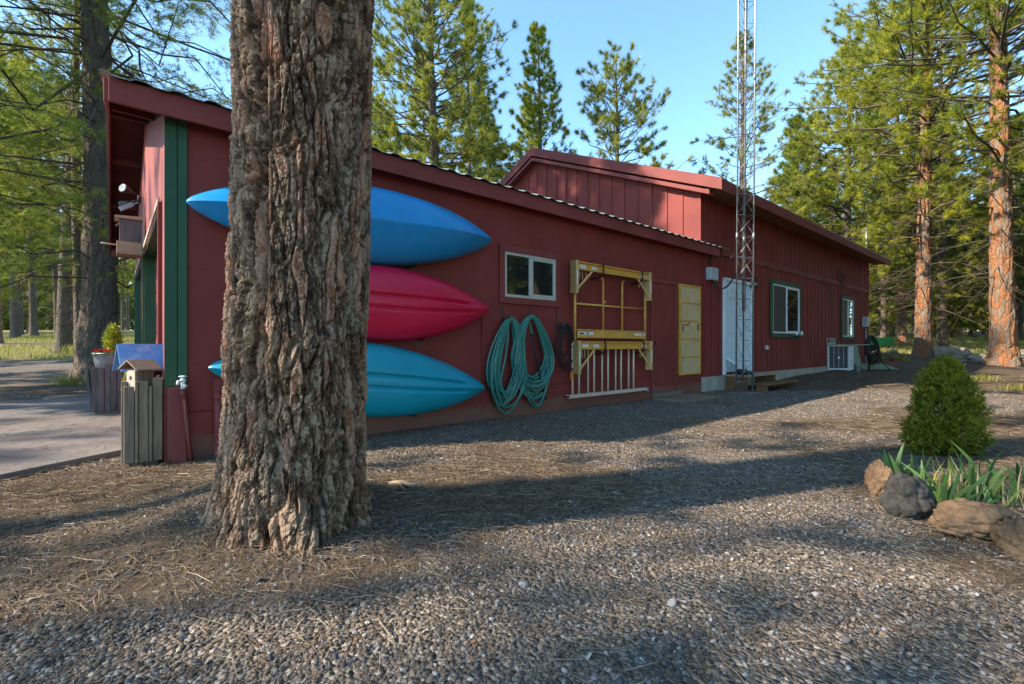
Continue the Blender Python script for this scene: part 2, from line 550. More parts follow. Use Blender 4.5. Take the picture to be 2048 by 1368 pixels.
def _root(o):
    while o.parent is not None:
        o = o.parent
    return o

def copy_tree(o, parent=None):
    c = o.copy(); COL.objects.link(c)
    if parent is not None: c.parent = parent
    for ch in o.children: copy_tree(ch, c)
    return c
OFF_LEFT = [(5, -10.5, 0.1, 0.6, 0.3, 1.0), (5, -18, -4.6, 0.7, 1.4, 1.0), (0, -14, 5.6, 0.9, 1.0), (5, -19, -3.6, 0.6, 2.0, 1.0), (5, -15.5, -3.9, 0.6, 1.0, 1.0), (5, -12, -2.9, 0.6, 2.6, 0.9), (5, -24, -6.6, 0.7, 0.5, 1.0), (2, -21, 5, 1.1, 3.0), (0, -25, -6.8, 0.7, 4.0, 1.05),
            (1, -24, 9, 1.0, 1.7), (2, -28, 14, 1.0, 2.7), (4, -16, 8.5, 0.9, 1.2), (2, -13.2, 7.4, 1.05, 1.9), (0, -11.4, 6.2, 0.7, 0.9, 1.1), (5, -27, -2.0, 0.9, 0.4, 1.1)]
OFF_RIGHT = [(1, 10.5, 5.2, 0.1, 1.0), (3, 8.6, 3.2, 1.0, 1.1), (1, 14, 4.0, 2, 1.1), (2, 13, 8.5, 3, 1.0), (1, 17, 7, 4, 1.2), (3, 12, 2, .5, 1.2), (1, 20, 9.5, 1.5, 1.1), (0, 24, 12, 2.5, 1.1), (1, 18, 2, .9, 1.2), (1, 23, 5, 2.2, 1.2), (0, 27, 8, 1.2, 1.2), (3, 15.5, 10.5, .2, 1.0), (1, 30, 14, .2, 1.2), (1, 28, 2, .2, 1.2), (1, 9, -7, 0.1, 1.0), (1, 14, -4, 1.0, 1.1), (1, 20, -4, 1.5, 1.1), (2, 33, 10, 1.5, 1.2), (1, 36, 18, 1.5, 1.2), (1, 24.5, 15.5, 1, 1.1), (3, 28, 17, 2, 1.2), (1, 31, 20, 3, 1.2), (1, 34, 22.5, 4, 1.2), (1, 40, 25, 5, 1.3), (1, 46, 28, 1, 1.3), (1, 38, 20, 1, 1.3), (1, 44, 22, 1, 1.3), (1, 52, 30, 1, 1.3)]
# ------------------------------------------------------------------ ground
def duff_mask(x, y):
    p = np.stack([x, y, np.zeros_like(x)], 1)
    n = fbm(p * 0.9, 4, 31)
    def g(cx, cy, rx, ry): return np.exp(-(((x - cx) / rx) ** 2 + ((y - cy) / ry) ** 2))
    m = np.maximum.reduce([g(-2.3, 2.75, 1.6, 0.9), g(-0.9, 2.4, 1.3, 0.85), g(0.1, 3.1, 1.2, 0.9) * 0.9, g(-1.2, 1.8, 1.2, 0.5) * 0.7, g(3.6, 3.4, 1.6, 1.3), g(2.6, 2.0, 1.2, 0.6) * 0.75,
                           g(5.5, 5.5, 2.2, 1.6) * 0.9, g(12, 11.5, 7, 4.0), g(11, 16, 9, 5), g(-9.5, 9.6, 2.2, 1.0)])
    far = sstep(11, 20, y)
    m = np.maximum(m, far * 0.8)
    return np.clip(sstep(0.22, 0.80, m + n * 0.6), 0, 1)

def grass_mask(x, y):
    p = np.stack([x, y, np.zeros_like(x)], 1)
    n = fbm(p * 0.35, 4, 51)
    l = sstep(15.5, 19, y) * sstep(-9, -13, x) * (1 - 0.9 * sstep(0.05, 0.2, np.abs((y - 27.5) / 30.0) < 0.05))
    r = sstep(19.5, 23, y) * sstep(6, 10, x)
    return np.clip(sstep(0.35, 0.65, (l * 0.75 + r * 0.62) + n * 0.35), 0, 1)

def graded(lo, hi, fine, grow, far0, far1):
    a = list(np.arange(lo, hi + 1e-6, fine)); st = fine
    while a[-1] < far1: st *= grow; a.append(a[-1] + st)
    st = fine
    while a[0] > far0: st *= grow; a.insert(0, a[0] - st)
    return np.array(a)
gx = graded(-5.0, 6.0, 0.045, 1.07, -400, 400)
gy = graded(0.6, 7.0, 0.045, 1.07, -200, 600)
X, Y = np.meshgrid(gx, gy)
xs, ys = X.ravel(), Y.ravel()
zz = gz(xs, ys)
near = (np.abs(xs) < 10) & (ys > -2) & (ys < 12)
pn = np.stack([xs[near] * 6, ys[near] * 6, np.zeros(near.sum())], 1)
zz[near] += 0.006 * fbm(pn, 3, 5)
nx, ny = len(gx), len(gy)
idx = np.arange(nx * ny).reshape(ny, nx)
quads = np.stack([idx[:-1, :-1].ravel(), idx[:-1, 1:].ravel(), idx[1:, 1:].ravel(), idx[1:, :-1].ravel()], 1)

def mat_ground():
    m, t, b = _new("yard_gravel")
    du = attr(t, 'duff'); gr = attr(t, 'grass')
    v = coords(t)
    big = noise(t, v, 0.8, 4)
    vo = t.nodes.new("ShaderNodeTexVoronoi"); vo.inputs['Scale'].default_value = 58; vo.inputs['Randomness'].default_value = 1
    t.links.new(v, vo.inputs['Vector'])
    sep = t.nodes.new("ShaderNodeSeparateColor"); t.links.new(vo.outputs['Color'], sep.inputs[0])
    stone = ramp(t, sep.outputs[0], [(0.0, (0.050, 0.042, 0.036)), (0.35, (0.115, 0.092, 0.074)), (0.65, (0.175, 0.142, 0.113)), (0.85, (0.26, 0.21, 0.16)), (1.0, (0.42, 0.37, 0.31))])
    stone = mixc(t, ramp(t, big, [(0.4, (0, 0, 0)), (0.65, (0.5, 0.5, 0.5))]), stone, (0.20, 0.165, 0.13))
    fine = noise(t, v, 55, 5, 0.7)
    med = noise(t, v, 9, 6, 0.65)
    soil = ramp(t, fine, [(0.25, (0.050, 0.036, 0.026)), (0.5, (0.110, 0.080, 0.056)), (0.75, (0.22, 0.168, 0.12))])
    soil = mixc(t, ramp(t, med, [(0.45, (0, 0, 0)), (0.7, (0.6, 0.6, 0.6))]), soil, (0.145, 0.092, 0.055))
    duk = t.nodes.new("ShaderNodeMath"); duk.operation = 'MULTIPLY_ADD'
    t.links.new(med, duk.inputs[0]); duk.inputs[1].default_value = 0.7; t.links.new(du, duk.inputs[2])
    k = ramp(t, duk.outputs[0], [(0.55, (0, 0, 0)), (0.95, (1, 1, 1))])
    col = mixc(t, k, stone, soil)
    gcol = ramp(t, fine, [(0.3, (0.14, 0.13, 0.04)), (0.7, (0.36, 0.30, 0.12))])
    gk = t.nodes.new("ShaderNodeMath"); gk.operation = 'MULTIPLY'
    t.links.new(gr, gk.inputs[0]); t.links.new(ramp(t, med, [(0.35, (0.3,) * 3), (0.6, (1,) * 3)]), gk.inputs[1])
    col = mixc(t, gk.outputs[0], col, gcol)
    t.links.new(col, b.inputs['Base Color'])
    b.inputs['Roughness'].default_value = 0.92; b.inputs['Specular IOR Level'].default_value = 0.2
    inv = t.nodes.new("ShaderNodeMath"); inv.operation = 'SUBTRACT'; inv.inputs[0].default_value = 1.0
    t.links.new(vo.outputs['Distance'], inv.inputs[1])
    hm = t.nodes.new("ShaderNodeMix"); hm.data_type = 'FLOAT'
    t.links.new(k, hm.inputs[0]); t.links.new(inv.outputs[0], hm.inputs[2]); t.links.new(fine, hm.inputs[3])
    bump(t, b, hm.outputs[0], 1.0, 0.022)
    return m
M['ground'] = mat_ground()
gme = mesh_np('ground', np.stack([xs, ys, zz], 1), [quads], M['ground'], True, attrs={'duff': duff_mask(xs, ys), 'grass': grass_mask(xs, ys)})
tag(obj('ground', gme), None, kind='structure')

# ------------------------------------------------------------------ concrete apron in front of the garage doors
poly = [(-0.026, 0.75), (-0.14, 0.64), (-0.27, 0.52), (-0.55, 0.33), (-0.93, 0.05), (-1.5, -0.38), (-2.4, -1.0), (-6.0, -3.2), (-9.5, 0.6), (-6.0, 4.3), (-1.66, 5.94), (-0.58, 6.35), (-0.026, 6.6)]
b = MB()
n = len(poly)
top = [b2w(u, v, 0.05) for u, v in poly]; bot = [b2w(u, v, -0.1) for u, v in poly]
b.add(top + bot, [list(range(n))] + [(i, (i + 1) % n, n + (i + 1) % n, n + i) for i in range(n)])
tag(b.build('driveway', M['slab'], None, bevel=0.006), None, kind='structure')
from math import hypot
def in_poly(u, v):
    c = np.zeros(len(u), bool)
    for i in range(n):
        x1, y1 = poly[i]; x2, y2 = poly[(i + 1) % n]
        k = ((y1 > v) != (y2 > v)) & (u < (x2 - x1) * (v - y1) / (y2 - y1 + 1e-12) + x1)
        c ^= k
    return c
def free(x, y):
    u = (x - O[0]) * U[0] + (y - O[1]) * U[1]; v = (x - O[0]) * W[0] + (y - O[1]) * W[1]
    bad = ((u > -0.03) & (v > -0.02)) | in_poly(u, v)
    bad |= ((x + 1.14) ** 2 + (y - 2.45) ** 2) < 0.34 ** 2
    return ~bad

# ------------------------------------------------------------------ loose stones
import bmesh
def ico(sub):
    bm = bmesh.new(); bmesh.ops.create_icosphere(bm, subdivisions=sub, radius=1)
    v = np.array([q.co[:] for q in bm.verts]); f = np.array([[q.index for q in p.verts] for p in bm.faces]); bm.free()
    return v, f
def stones(count, y0, y1, sub, smin, smax, duff_keep, seed, wide=1.16):
    r = np.random.default_rng(seed)
    y = np.sqrt(r.uniform(y0 ** 2, y1 ** 2, count)); x = r.uniform(-1, 1, count) * (wide * y + 0.15)
    k = free(x, y) & (r.uniform(0, 1, count) < 1 - (1 - duff_keep) * duff_mask(x, y)) & (grass_mask(x, y) < 0.5)
    x, y = x[k], y[k]; n = len(x)
    s = smin + (smax - smin) * r.uniform(0, 1, n) ** 2.2
    base, f = ico(sub)
    var = []
    for q in range(14):
        d = 1 + r.normal(0, 1, len(base)) * (0.13 if sub > 1 else 0.17)
        var.append(base * d[:, None] * np.array([1, r.uniform(0.5, 0.9), r.uniform(0.28, 0.55)]))
    var = np.array(var)
    vi = r.integers(0, 14, n)
    P = var[vi]
    a = r.uniform(0, 2 * np.pi, n); c, q = np.cos(a), np.sin(a)
    ti = r.normal(0, 0.4, n)
    xx = P[..., 0] * c[:, None] - P[..., 1] * q[:, None]; yy = P[..., 0] * q[:, None] + P[..., 1] * c[:, None]
    z2 = P[..., 2] + xx * ti[:, None]
    sx = s[:, None]
    V = np.stack([xx * sx + x[:, None], yy * sx + y[:, None], z2 * sx + (gz(x, y) + s * r.uniform(-0.25, 0.28, n))[:, None]], 2)
    nv = len(base)
    Fc = (f[None] + (np.arange(n) * nv)[:, None, None]).reshape(-1, 3)
    return V.reshape(-1, 3), Fc
vs, fs, o0 = [], [], 0
for args in ((26000, 1.1, 2.5, 2, 0.0024, 0.0120, 0.42, 1), (34000, 1.1, 2.6, 1, 0.0020, 0.0060, 0.9, 7), (66000, 2.3, 4.6, 1, 0.0036, 0.0132, 0.34, 2), (52000, 4.4, 9.5, 1, 0.007, 0.017, 0.2, 3), (520, 1.1, 5.0, 2, 0.012, 0.024, 1.0, 4)):
    v_, f_ = stones(*args); vs.append(v_); fs.append(f_ + o0); o0 += len(v_)
def mat_stone():
    m, t, b = _new("loose_stones")
    g = t.nodes.new("ShaderNodeNewGeometry")
    c = ramp(t, g.outputs['Random Per Island'], [(0.0, (0.045, 0.042, 0.042)), (0.18, (0.105, 0.104, 0.108)), (0.34, (0.15, 0.145, 0.142)), (0.46, (0.105, 0.070, 0.045)), (0.60, (0.19, 0.140, 0.098)), (0.78, (0.28, 0.225, 0.165)), (0.90, (0.24, 0.235, 0.235)), (0.96, (0.46, 0.42, 0.37)), (1.0, (0.22, 0.115, 0.065))])
    f = noise(t, coords(t), 90, 4, 0.65)
    c = mixc(t, 1.0, c, ramp(t, f, [(0.3, (0.72,) * 3), (0.7, (1.2,) * 3)]), 'MULTIPLY')
    t.links.new(c, b.inputs['Base Color']); b.inputs['Roughness'].default_value = 0.85; b.inputs['Specular IOR Level'].default_value = 0.25
    bump(t, b, f, 0.4, 0.003)
    return m
M['stone'] = mat_stone()
gm = mesh_np('gravel', np.concatenate(vs), [np.concatenate(fs)], M['stone'], True)
tag(obj('gravel', gm), "loose grey gravel spread over the yard in front of the red wall", 'gravel', kind='stuff')

# ------------------------------------------------------------------ fallen pine needles
def litter(count, y0, y1, w, seed, wide=1.16):
    r = np.random.default_rng(seed)
    y = np.sqrt(r.uniform(y0 ** 2, y1 ** 2, count)); x = r.uniform(-1, 1, count) * (wide * y + 0.15)
    d = duff_mask(x, y)
    uu = (x - O[0]) * U[0] + (y - O[1]) * U[1]; vv = (x - O[0]) * W[0] + (y - O[1]) * W[1]
    sl = in_poly(uu, vv) & (uu < -0.04)
    k = (free(x, y) & (r.uniform(0, 1, count) < 0.38 + 0.62 * d)) | (sl & (r.uniform(0, 1, count) < 0.10))
    x, y, sl = x[k], y[k], sl[k]; n = len(x)
    L = r.uniform(0.035, 0.10, n); a = r.uniform(0, 2 * np.pi, n); cv = r.normal(0, 0.35, n)
    z = np.where(sl, 0.053, gz(x, y)) + r.uniform(0.002, 0.02, n) * np.where(sl, 0.1, 1)
    pts = []
    for k in (-1, 0, 1):
        ang = a + cv * k
        pts.append(np.stack([x + k * L * np.cos(ang), y + k * L * np.sin(ang), z + (0.006 if k == 0 else 0) + r.normal(0, 0.004, n)], 1))
    sd = np.stack([-np.sin(a), np.cos(a), r.normal(0, 0.5, n)], 1) * (w * r.uniform(0.6, 1.3, n) / 2)[:, None]
    V = np.stack([pts[0] - sd * .6, pts[0] + sd * .6, pts[1] - sd, pts[1] + sd, pts[2] - sd * .6, pts[2] + sd * .6], 1)
    q = np.array([[0, 1, 3, 2], [2, 3, 5, 4]])
    Fc = (q[None] + (np.arange(n) * 6)[:, None, None]).reshape(-1, 4)
    return V.reshape(-1, 3), Fc, np.repeat(r.uniform(0, 1, n) ** 1.3, 6)
vs, fs, ts, o0 = [], [], [], 0
for args in ((24000, 1.1, 3.2, 0.0018, 11), (52000, 2.8, 6.0, 0.0026, 12), (36000, 5.5, 14.0, 0.005, 13)):
    v_, f_, t_ = litter(*args); vs.append(v_); fs.append(f_ + o0); ts.append(t_); o0 += len(v_)
lm = mesh_np('pine_needle_litter', np.concatenate(vs), [np.concatenate(fs)], M['litter'], False, attrs={'tint': np.concatenate(ts)})
tag(obj('pine_needle_litter', lm), "fallen brown pine needles strewn over the soil around the big trunk", 'needle litter', kind='stuff')

# ------------------------------------------------------------------ grass
def blades(x, y, hmin, hmax, w, r, lean=0.5):
    n = len(x)
    h = r.uniform(hmin, hmax, n); a = r.uniform(0, 2 * np.pi, n); ln = r.uniform(0.1, lean, n) * h
    z = gz(x, y)
    sd = np.stack([-np.sin(a), np.cos(a), 0 * a], 1) * (w * r.uniform(0.6, 1.3, n))[:, None]
    b0 = np.stack([x, y, z - 0.02], 1); m = np.stack([x + np.cos(a) * ln * .35, y + np.sin(a) * ln * .35, z + h * .6], 1); tp = np.stack([x + np.cos(a) * ln, y + np.sin(a) * ln, z + h], 1)
    V = np.stack([b0 - sd, b0 + sd, m - sd * .8, m + sd * .8, tp], 1).reshape(-1, 3)
    o = (np.arange(n) * 5)[:, None]
    return V, [o + np.array([[0, 1, 3, 2]]), o + np.array([[2, 3, 4]])], np.repeat(r.uniform(0, 1, n), 5)
r_ = np.random.default_rng(77)
x = r_.uniform(-42, -9, 60000); y = r_.uniform(15, 42, 60000)
k = r_.uniform(0, 1, len(x)) < grass_mask(x, y) * 0.9
V, Fq, tn = blades(x[k], y[k], 0.05, 0.22, 0.012, r_, 0.9)
tag(obj('meadow_grass', mesh_np('meadow_grass', V, Fq, M['grass'], attrs={'tint': tn})), "sunlit yellow green grass in the clearing left of the garage", 'grass', kind='stuff')
x = r_.uniform(8, 40, 42000); y = r_.uniform(19, 42, 42000)
k = r_.uniform(0, 1, len(x)) < grass_mask(x, y) * 0.8
V, Fq, tn = blades(x[k], y[k], 0.05, 0.20, 0.012, r_, 0.9)
tag(obj('forest_grass', mesh_np('forest_grass', V, Fq, M['grass'], attrs={'tint': tn})), "dry yellow green grass under the pines beyond the far end of the building", 'grass', kind='stuff')
# ------------------------------------------------------------------ the building: low gabled wing + main hall
bld = bthing('workshop_building', "long dark red workshop with green trimmed corner and low garage wing behind the big pine", 'building', 0, 0, 0)
UC = wp(1404, 600)[0]            # where the wing ends and the main hall begins
UE = wp(1736, 600)[0]            # far end of the main hall
WV = 7.2                         # width of the wing
WZ = 2.72                        # underside of the wing's eaves
SL = 0.325                       # slope of the wing's roof
MV = 9.4                         # width of the hall
MZ = 3.84                        # underside of the hall's eave board
MS = 0.427
EPS = 0.003

# --- wing walls
b = MB(); b.box((0.0, 0, 0.385), (UC, 0.12, WZ + 0.14))
for uu in (1.22, 2.44, 3.66, 4.88, 6.1, 7.32):
    b.box((uu - 0.022, -0.0035, 0.39), (uu + 0.022, 0.001, WZ + 0.1))
uj = wp(964, 700)[0]
b.box((uj - 0.012, -0.022, 0.0), (uj + 0.012, -0.002, 1.35))
b.build('wing_side_wall', M['red'], bld)
b = MB(); b.box((-0.002, -0.016, -0.1), (UC - 0.05, 0.11, 0.382))
b.box((0.0, -0.0175, 0.20), (UC - 0.05, -0.0162, 0.206))
b.build('wall_skirt', M['red'], bld, bevel=0.003)
GO = [(0.61, 3.63), (3.92, 6.8)]     # garage openings along v
GZ = 2.22
b = MB()
b.box((0, 0.003, -0.05), (0.12, GO[0][0], GZ)); b.box((0, GO[0][1], -0.05), (0.12, GO[1][0], GZ)); b.box((0, GO[1][1], -0.05), (0.12, WV, GZ))
pk = WZ + 0.10 + SL * WV / 2
b.prism([(0.003, GZ), (WV, GZ), (WV, WZ + 0.1), (WV / 2, pk), (0.003, WZ + 0.1)], 0.0, 0.12)
b.build('front_wall', M['red_front'], bld)
# back and far walls of the wing
b = MB(); b.box((0.12, WV - 0.12, -0.1), (UC, WV, WZ + 0.1)); b.build('wing_back_wall', M['red'], bld)
for k, (v0, v1) in enumerate(GO):
    b = MB()
    for q in range(4):
        z0 = q * GZ / 4
        b.box((0.125, v0 + 0.035, z0 + 0.006), (0.16, v1 - 0.035, z0 + GZ / 4 - 0.006))
        for p in range(6):
            a0 = v0 + 0.1 + p * (v1 - v0 - 0.2) / 6
            b.box((0.118, a0 + 0.04, z0 + 0.1), (0.124, a0 + (v1 - v0 - 0.2) / 6 - 0.04, z0 + GZ / 4 - 0.1))
    d = b.build('garage_door', M['red'], bld, bevel=0.003)
    h = MB(); h.bar((0.105, (v0 + v1) / 2 - 0.07, 0.65), (0.105, (v0 + v1) / 2 + 0.07, 0.65), 0.02, 0.02); h.box((0.106, (v0 + v1) / 2 - 0.06, 0.64), (0.119, (v0 + v1) / 2 - 0.04, 0.66)); h.build('handle', M['dark_metal'], d)
    b = MB()
    b.box((-0.004, v0, 0), (0.17, v0 + 0.03, GZ - 0.03)); b.box((-0.004, v1 - 0.03, 0), (0.17, v1, GZ - 0.03))
    b.box((-0.004, v0, GZ - 0.029), (0.17, v1, GZ - 0.002))
    b.box((-0.022, v1 + 0.001, 0), (-0.0005, v1 + 0.09, GZ))
    f = b.build('garage_door_frame', M['green'], bld, bevel=0.002)
    b = MB(); b.box((-0.03, v0 - 0.02, GZ + 0.001), (-0.015, v1 + 0.02, GZ + 0.05)); b.build('lintel_board', M['edge_wood'], f)
    b = MB(); b.box((-0.03, v0 - 0.07, 0.02), (-0.001, v0 - 0.003, GZ)); b.build('jamb_board', M['red_v'], f)
# corner trim
ug = wp(365, 500)[0]
zb = wp(350, 772)[2]
b = MB(); b.box((-0.022, -0.024, zb), (ug * 0.62, -0.001, WZ + 0.1)); b.box((ug * 0.62 + 0.004, -0.019, zb), (ug + 0.03, -0.001, WZ + 0.1))
b.build('corner_board', M['green'], bld, bevel=0.003)
b = MB(); b.box((-0.0222, -0.022, 0.0), (ug + 0.02, -0.017, zb - 0.004)); b.box((-0.024, -0.022, 0.0), (-0.001, 0.085, WZ + 0.14)); b.build('front_corner_board', M['red_front'], bld, bevel=0.003)

# --- wing roof
RU0 = -0.36; RU1 = UC + 0.02; OV = 0.15
def rz(v):                                # underside of the roof sheet
    return WZ + 0.185 + SL * (min(v, WV - v) + OV)
b = MB(); b.box((RU0, -OV - 0.03, WZ), (wp(1400, 500)[0] + 0.45, -OV, WZ + 0.178)); b.build('eave_board', M['red_trim'], bld, bevel=0.004)
b = MB(); b.box((RU0, WV + OV, WZ), (UC, WV + OV + 0.03, WZ + 0.178)); b.build('eave_board', M['red_trim'], bld, bevel=0.004)
for s in (0, 1):
    b = MB()
    a, c = (-OV, WV / 2) if s == 0 else (WV / 2, WV + OV)
    poly = [(a, rz(a) - 0.19), (c, rz(c) - 0.19), (c, rz(c) - 0.012), (a, rz(a) - 0.012)]
    if s == 0: poly[0] = (a, WZ + 0.0); 
    b.prism(poly, RU0 - 0.028, RU0 - 0.001)
    b.build('rake_board', M['red_trim'], bld, bevel=0.004)
def corrugated(u0, u1, v0, v1, z0, z1, pitch=0.2286, amp=0.015, th=0.006):
    """sheet whose ribs run up the slope, profile along u"""
    n = int((u1 - u0) / pitch * 8) + 1
    us = np.linspace(u0, u1, n)
    ph = (us / pitch) % 1.0
    pr = amp * np.clip(np.sin(ph * 2 * np.pi) * 1.6, -0.35, 1)
    vs = []; fs = []
    for (v, z) in ((v0, z0), (v1, z1)):
        for t in (0, th):
            vs += [(float(a), v, z + float(p) + t) for a, p in zip(us, pr)]
    for i in range(n - 1):
        fs += [(i, i + 1, 2 * n + i + 1, 2 * n + i), (n + i, 3 * n + i, 3 * n + i + 1, n + i + 1), (i, n + i, n + i + 1, i + 1), (2 * n + i, 2 * n + i + 1, 3 * n + i + 1, 3 * n + i)]
    return vs, fs
b = MB()
vs, fs = corrugated(RU0 - 0.05, UC + 0.0, -OV - 0.075, WV / 2, rz(-OV - 0.075) + 0.012, rz(WV / 2) + 0.012); b.add(vs, fs, False)
vs, fs = corrugated(UC + 0.004, wp(1440, 500)[0], -OV - 0.075, -0.02, rz(-OV - 0.075) + 0.012, rz(-0.02) + 0.012); b.add(vs, fs, False)
vs, fs = corrugated(RU0 - 0.05, UC + 0.0, WV / 2 + 0.004, WV + OV + 0.075, rz(WV / 2) + 0.012, rz(WV + OV + 0.075) + 0.012); b.add(vs, fs, False)
wr = b.build('wing_roof', M['roof_metal'], bld)
# soffit: boards run across, bearers show as dark lines
b = MB()
for s in (0, 1):
    n = 9
    for k in range(n):
        d0 = -OV + k * (WV / 2 + OV) / n; d1 = -OV + (k + 1) * (WV / 2 + OV) / n - 0.006
        z0 = rz(d0) - 0.03; z1 = rz(d1) - 0.03
        q = lambda d: d if s == 0 else WV - d
        vs = [(RU0, q(d0), z0 - 0.02), (0.0, q(d0), z0 - 0.02), (0.0, q(d1), z1 - 0.02), (RU0, q(d1), z1 - 0.02), (RU0, q(d0), z0), (0.0, q(d0), z0), (0.0, q(d1), z1), (RU0, q(d1), z1)]
        b.hexa(vs)
for d in (0.25, 1.45, 2.65):
    for q in (d, WV - d):
        b.box((RU0, q - 0.02, rz(q) - 0.15), (-0.001, q + 0.02, rz(q) - 0.055))
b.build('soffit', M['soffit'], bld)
b = MB(); b.box((RU0, WV + 0.02, WZ - 0.06), (-0.001, WV + 0.14, WZ + 0.1)); b.build('eave_return', M['red_trim'], bld)
# dark underside along the side eave
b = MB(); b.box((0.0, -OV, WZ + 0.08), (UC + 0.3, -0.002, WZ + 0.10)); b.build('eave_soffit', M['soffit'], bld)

# --- main hall walls
zs = 0.30
b = MB(); b.box((UC + 0.002, 0, zs), (UE, 0.12, 4.12))
pitch = 0.305
k = UC + 0.10
while k < UE - 0.03:
    b.box((k - 0.021, -0.018, zs + 0.004), (k + 0.021, -0.0004, 2.81)); b.box((k - 0.021, -0.018, 2.962), (k + 0.021, -0.0004, 3.98))
    k += pitch
b.box((UE - 0.09, -0.022, zs), (UE + 0.012, -0.0006, 3.95))
b.build('hall_side_wall', M['red_v'], bld)
b = MB(); b.box((wp(1438, 500)[0], -0.034, 2.815), (UE, -0.0008, 2.958)); b.build('belly_band', M['red_trim'], bld, bevel=0.003)
b = MB(); b.box((UC - 0.3, -0.012, -0.3), (UE + 0.03, 0.1, zs - 0.003)); b.build('foundation', M['concrete'], bld, bevel=0.004)
RG = MV / 2
def mz(v): return MZ + 0.19 + MS * (min(v, MV - v) + 0.5)
b = MB()
b.prism([(0.0, zs), (MV, zs), (MV, mz(MV) - 0.06), (RG, mz(RG) - 0.06), (0.0, mz(0) - 0.06)], UC, UC - 0.06)
k = 0.03
while k < MV:
    b.box((UC - 0.078, k - 0.022, 2.6), (UC - 0.0605, k + 0.022, mz(k) - 0.10)); k += 0.36
b.box((UC - 0.085, -0.018, 2.55), (UC - 0.0603, 0.06, mz(0) - 0.07))
b.build('gable_wall', M['red_v'], bld)
b = MB(); b.prism([(0.125, zs), (MV, zs), (MV, mz(MV) - 0.06), (RG, mz(RG) - 0.06), (0.125, mz(0) - 0.06)], UE - 0.12, UE); b.build('hall_end_wall', M['red'], bld)
b = MB(); b.box((UC, MV - 0.12, zs), (UE - 0.13, MV, 4.0)); b.build('hall_back_wall', M['red'], bld)
vh = 3.55                                  # hatch batten on the gable
b = MB(); b.bar((UC - 0.092, vh - 0.5, 4.25), (UC - 0.092, vh + 0.55, 4.13), 0.02, 0.07); b.build('gable_rail', M['red_trim'], bld)
# --- main roof
MU0 = UC - 0.22; MU1 = UE + 0.75
b = MB()
for s in (0, 1):
    a, c = (-0.53, RG) if s == 0 else (RG, MV + 0.53)
    b.prism([(a, mz(max(min(a, MV), 0)) + (MS * min(a, 0) if s == 0 else 0) + (-MS * max(a - MV, 0)) + 0.005), (c, mz(max(min(c, MV), 0)) - MS * max(c - MV, 0) + 0.005), (c, mz(max(min(c, MV), 0)) - MS * max(c - MV, 0) + 0.045), (a, mz(max(min(a, MV), 0)) + MS * min(a, 0) + 0.045)], MU0 - 0.03, MU1)
b.build('hall_roof', M['red_roof'], bld)
b = MB(); b.box((MU0 + 0.02, -0.53, MZ), (MU1 - 0.03, -0.5, MZ + 0.19)); b.build('hall_eave_board', M['red_trim'], bld, bevel=0.004)
b = MB(); b.box((MU0 + 0.02, MV + 0.5, MZ), (MU1 - 0.03, MV + 0.53, MZ + 0.19)); b.build('hall_eave_board', M['red_trim'], bld, bevel=0.004)
b = MB()
for s in (0, 1):
    a, c = (-0.535, RG) if s == 0 else (RG + 0.001, MV + 0.535)
    za = mz(0) - MS * 0.535 if s == 0 else mz(RG); zc = mz(RG) if s == 0 else mz(MV) - MS * 0.535
    for (uu, nm) in ((MU0, 0), (MU1, 1)):
        b = MB(); b.prism([(a, za - 0.17), (c, zc - 0.17), (c, zc + 0.055), (a, za + 0.055)], uu - 0.06, uu - 0.032); b.build('hall_rake_board', M['red_trim'], bld, bevel=0.004)
    b = MB(); b.prism([(a + (0.25 if s == 0 else 0), za - 0.30 + (0.25 * MS if s == 0 else 0)), (c, zc - 0.30), (c, zc - 0.215), (a + (0.25 if s == 0 else 0), za - 0.215 + (0.25 * MS if s == 0 else 0))], MU0 - 0.045, MU0 + 0.16); b.build('hall_rake_trim', M['red_trim'], bld, bevel=0.004)
b = MB()
n = 40
for k in range(n):                          # rafter tails and boards under the eave
    pass
b.box((MU0, -0.5, MZ + 0.10), (MU1 - 0.05, -0.023, MZ + 0.12)); b.build('hall_eave_soffit', M['brown_wood'], bld)

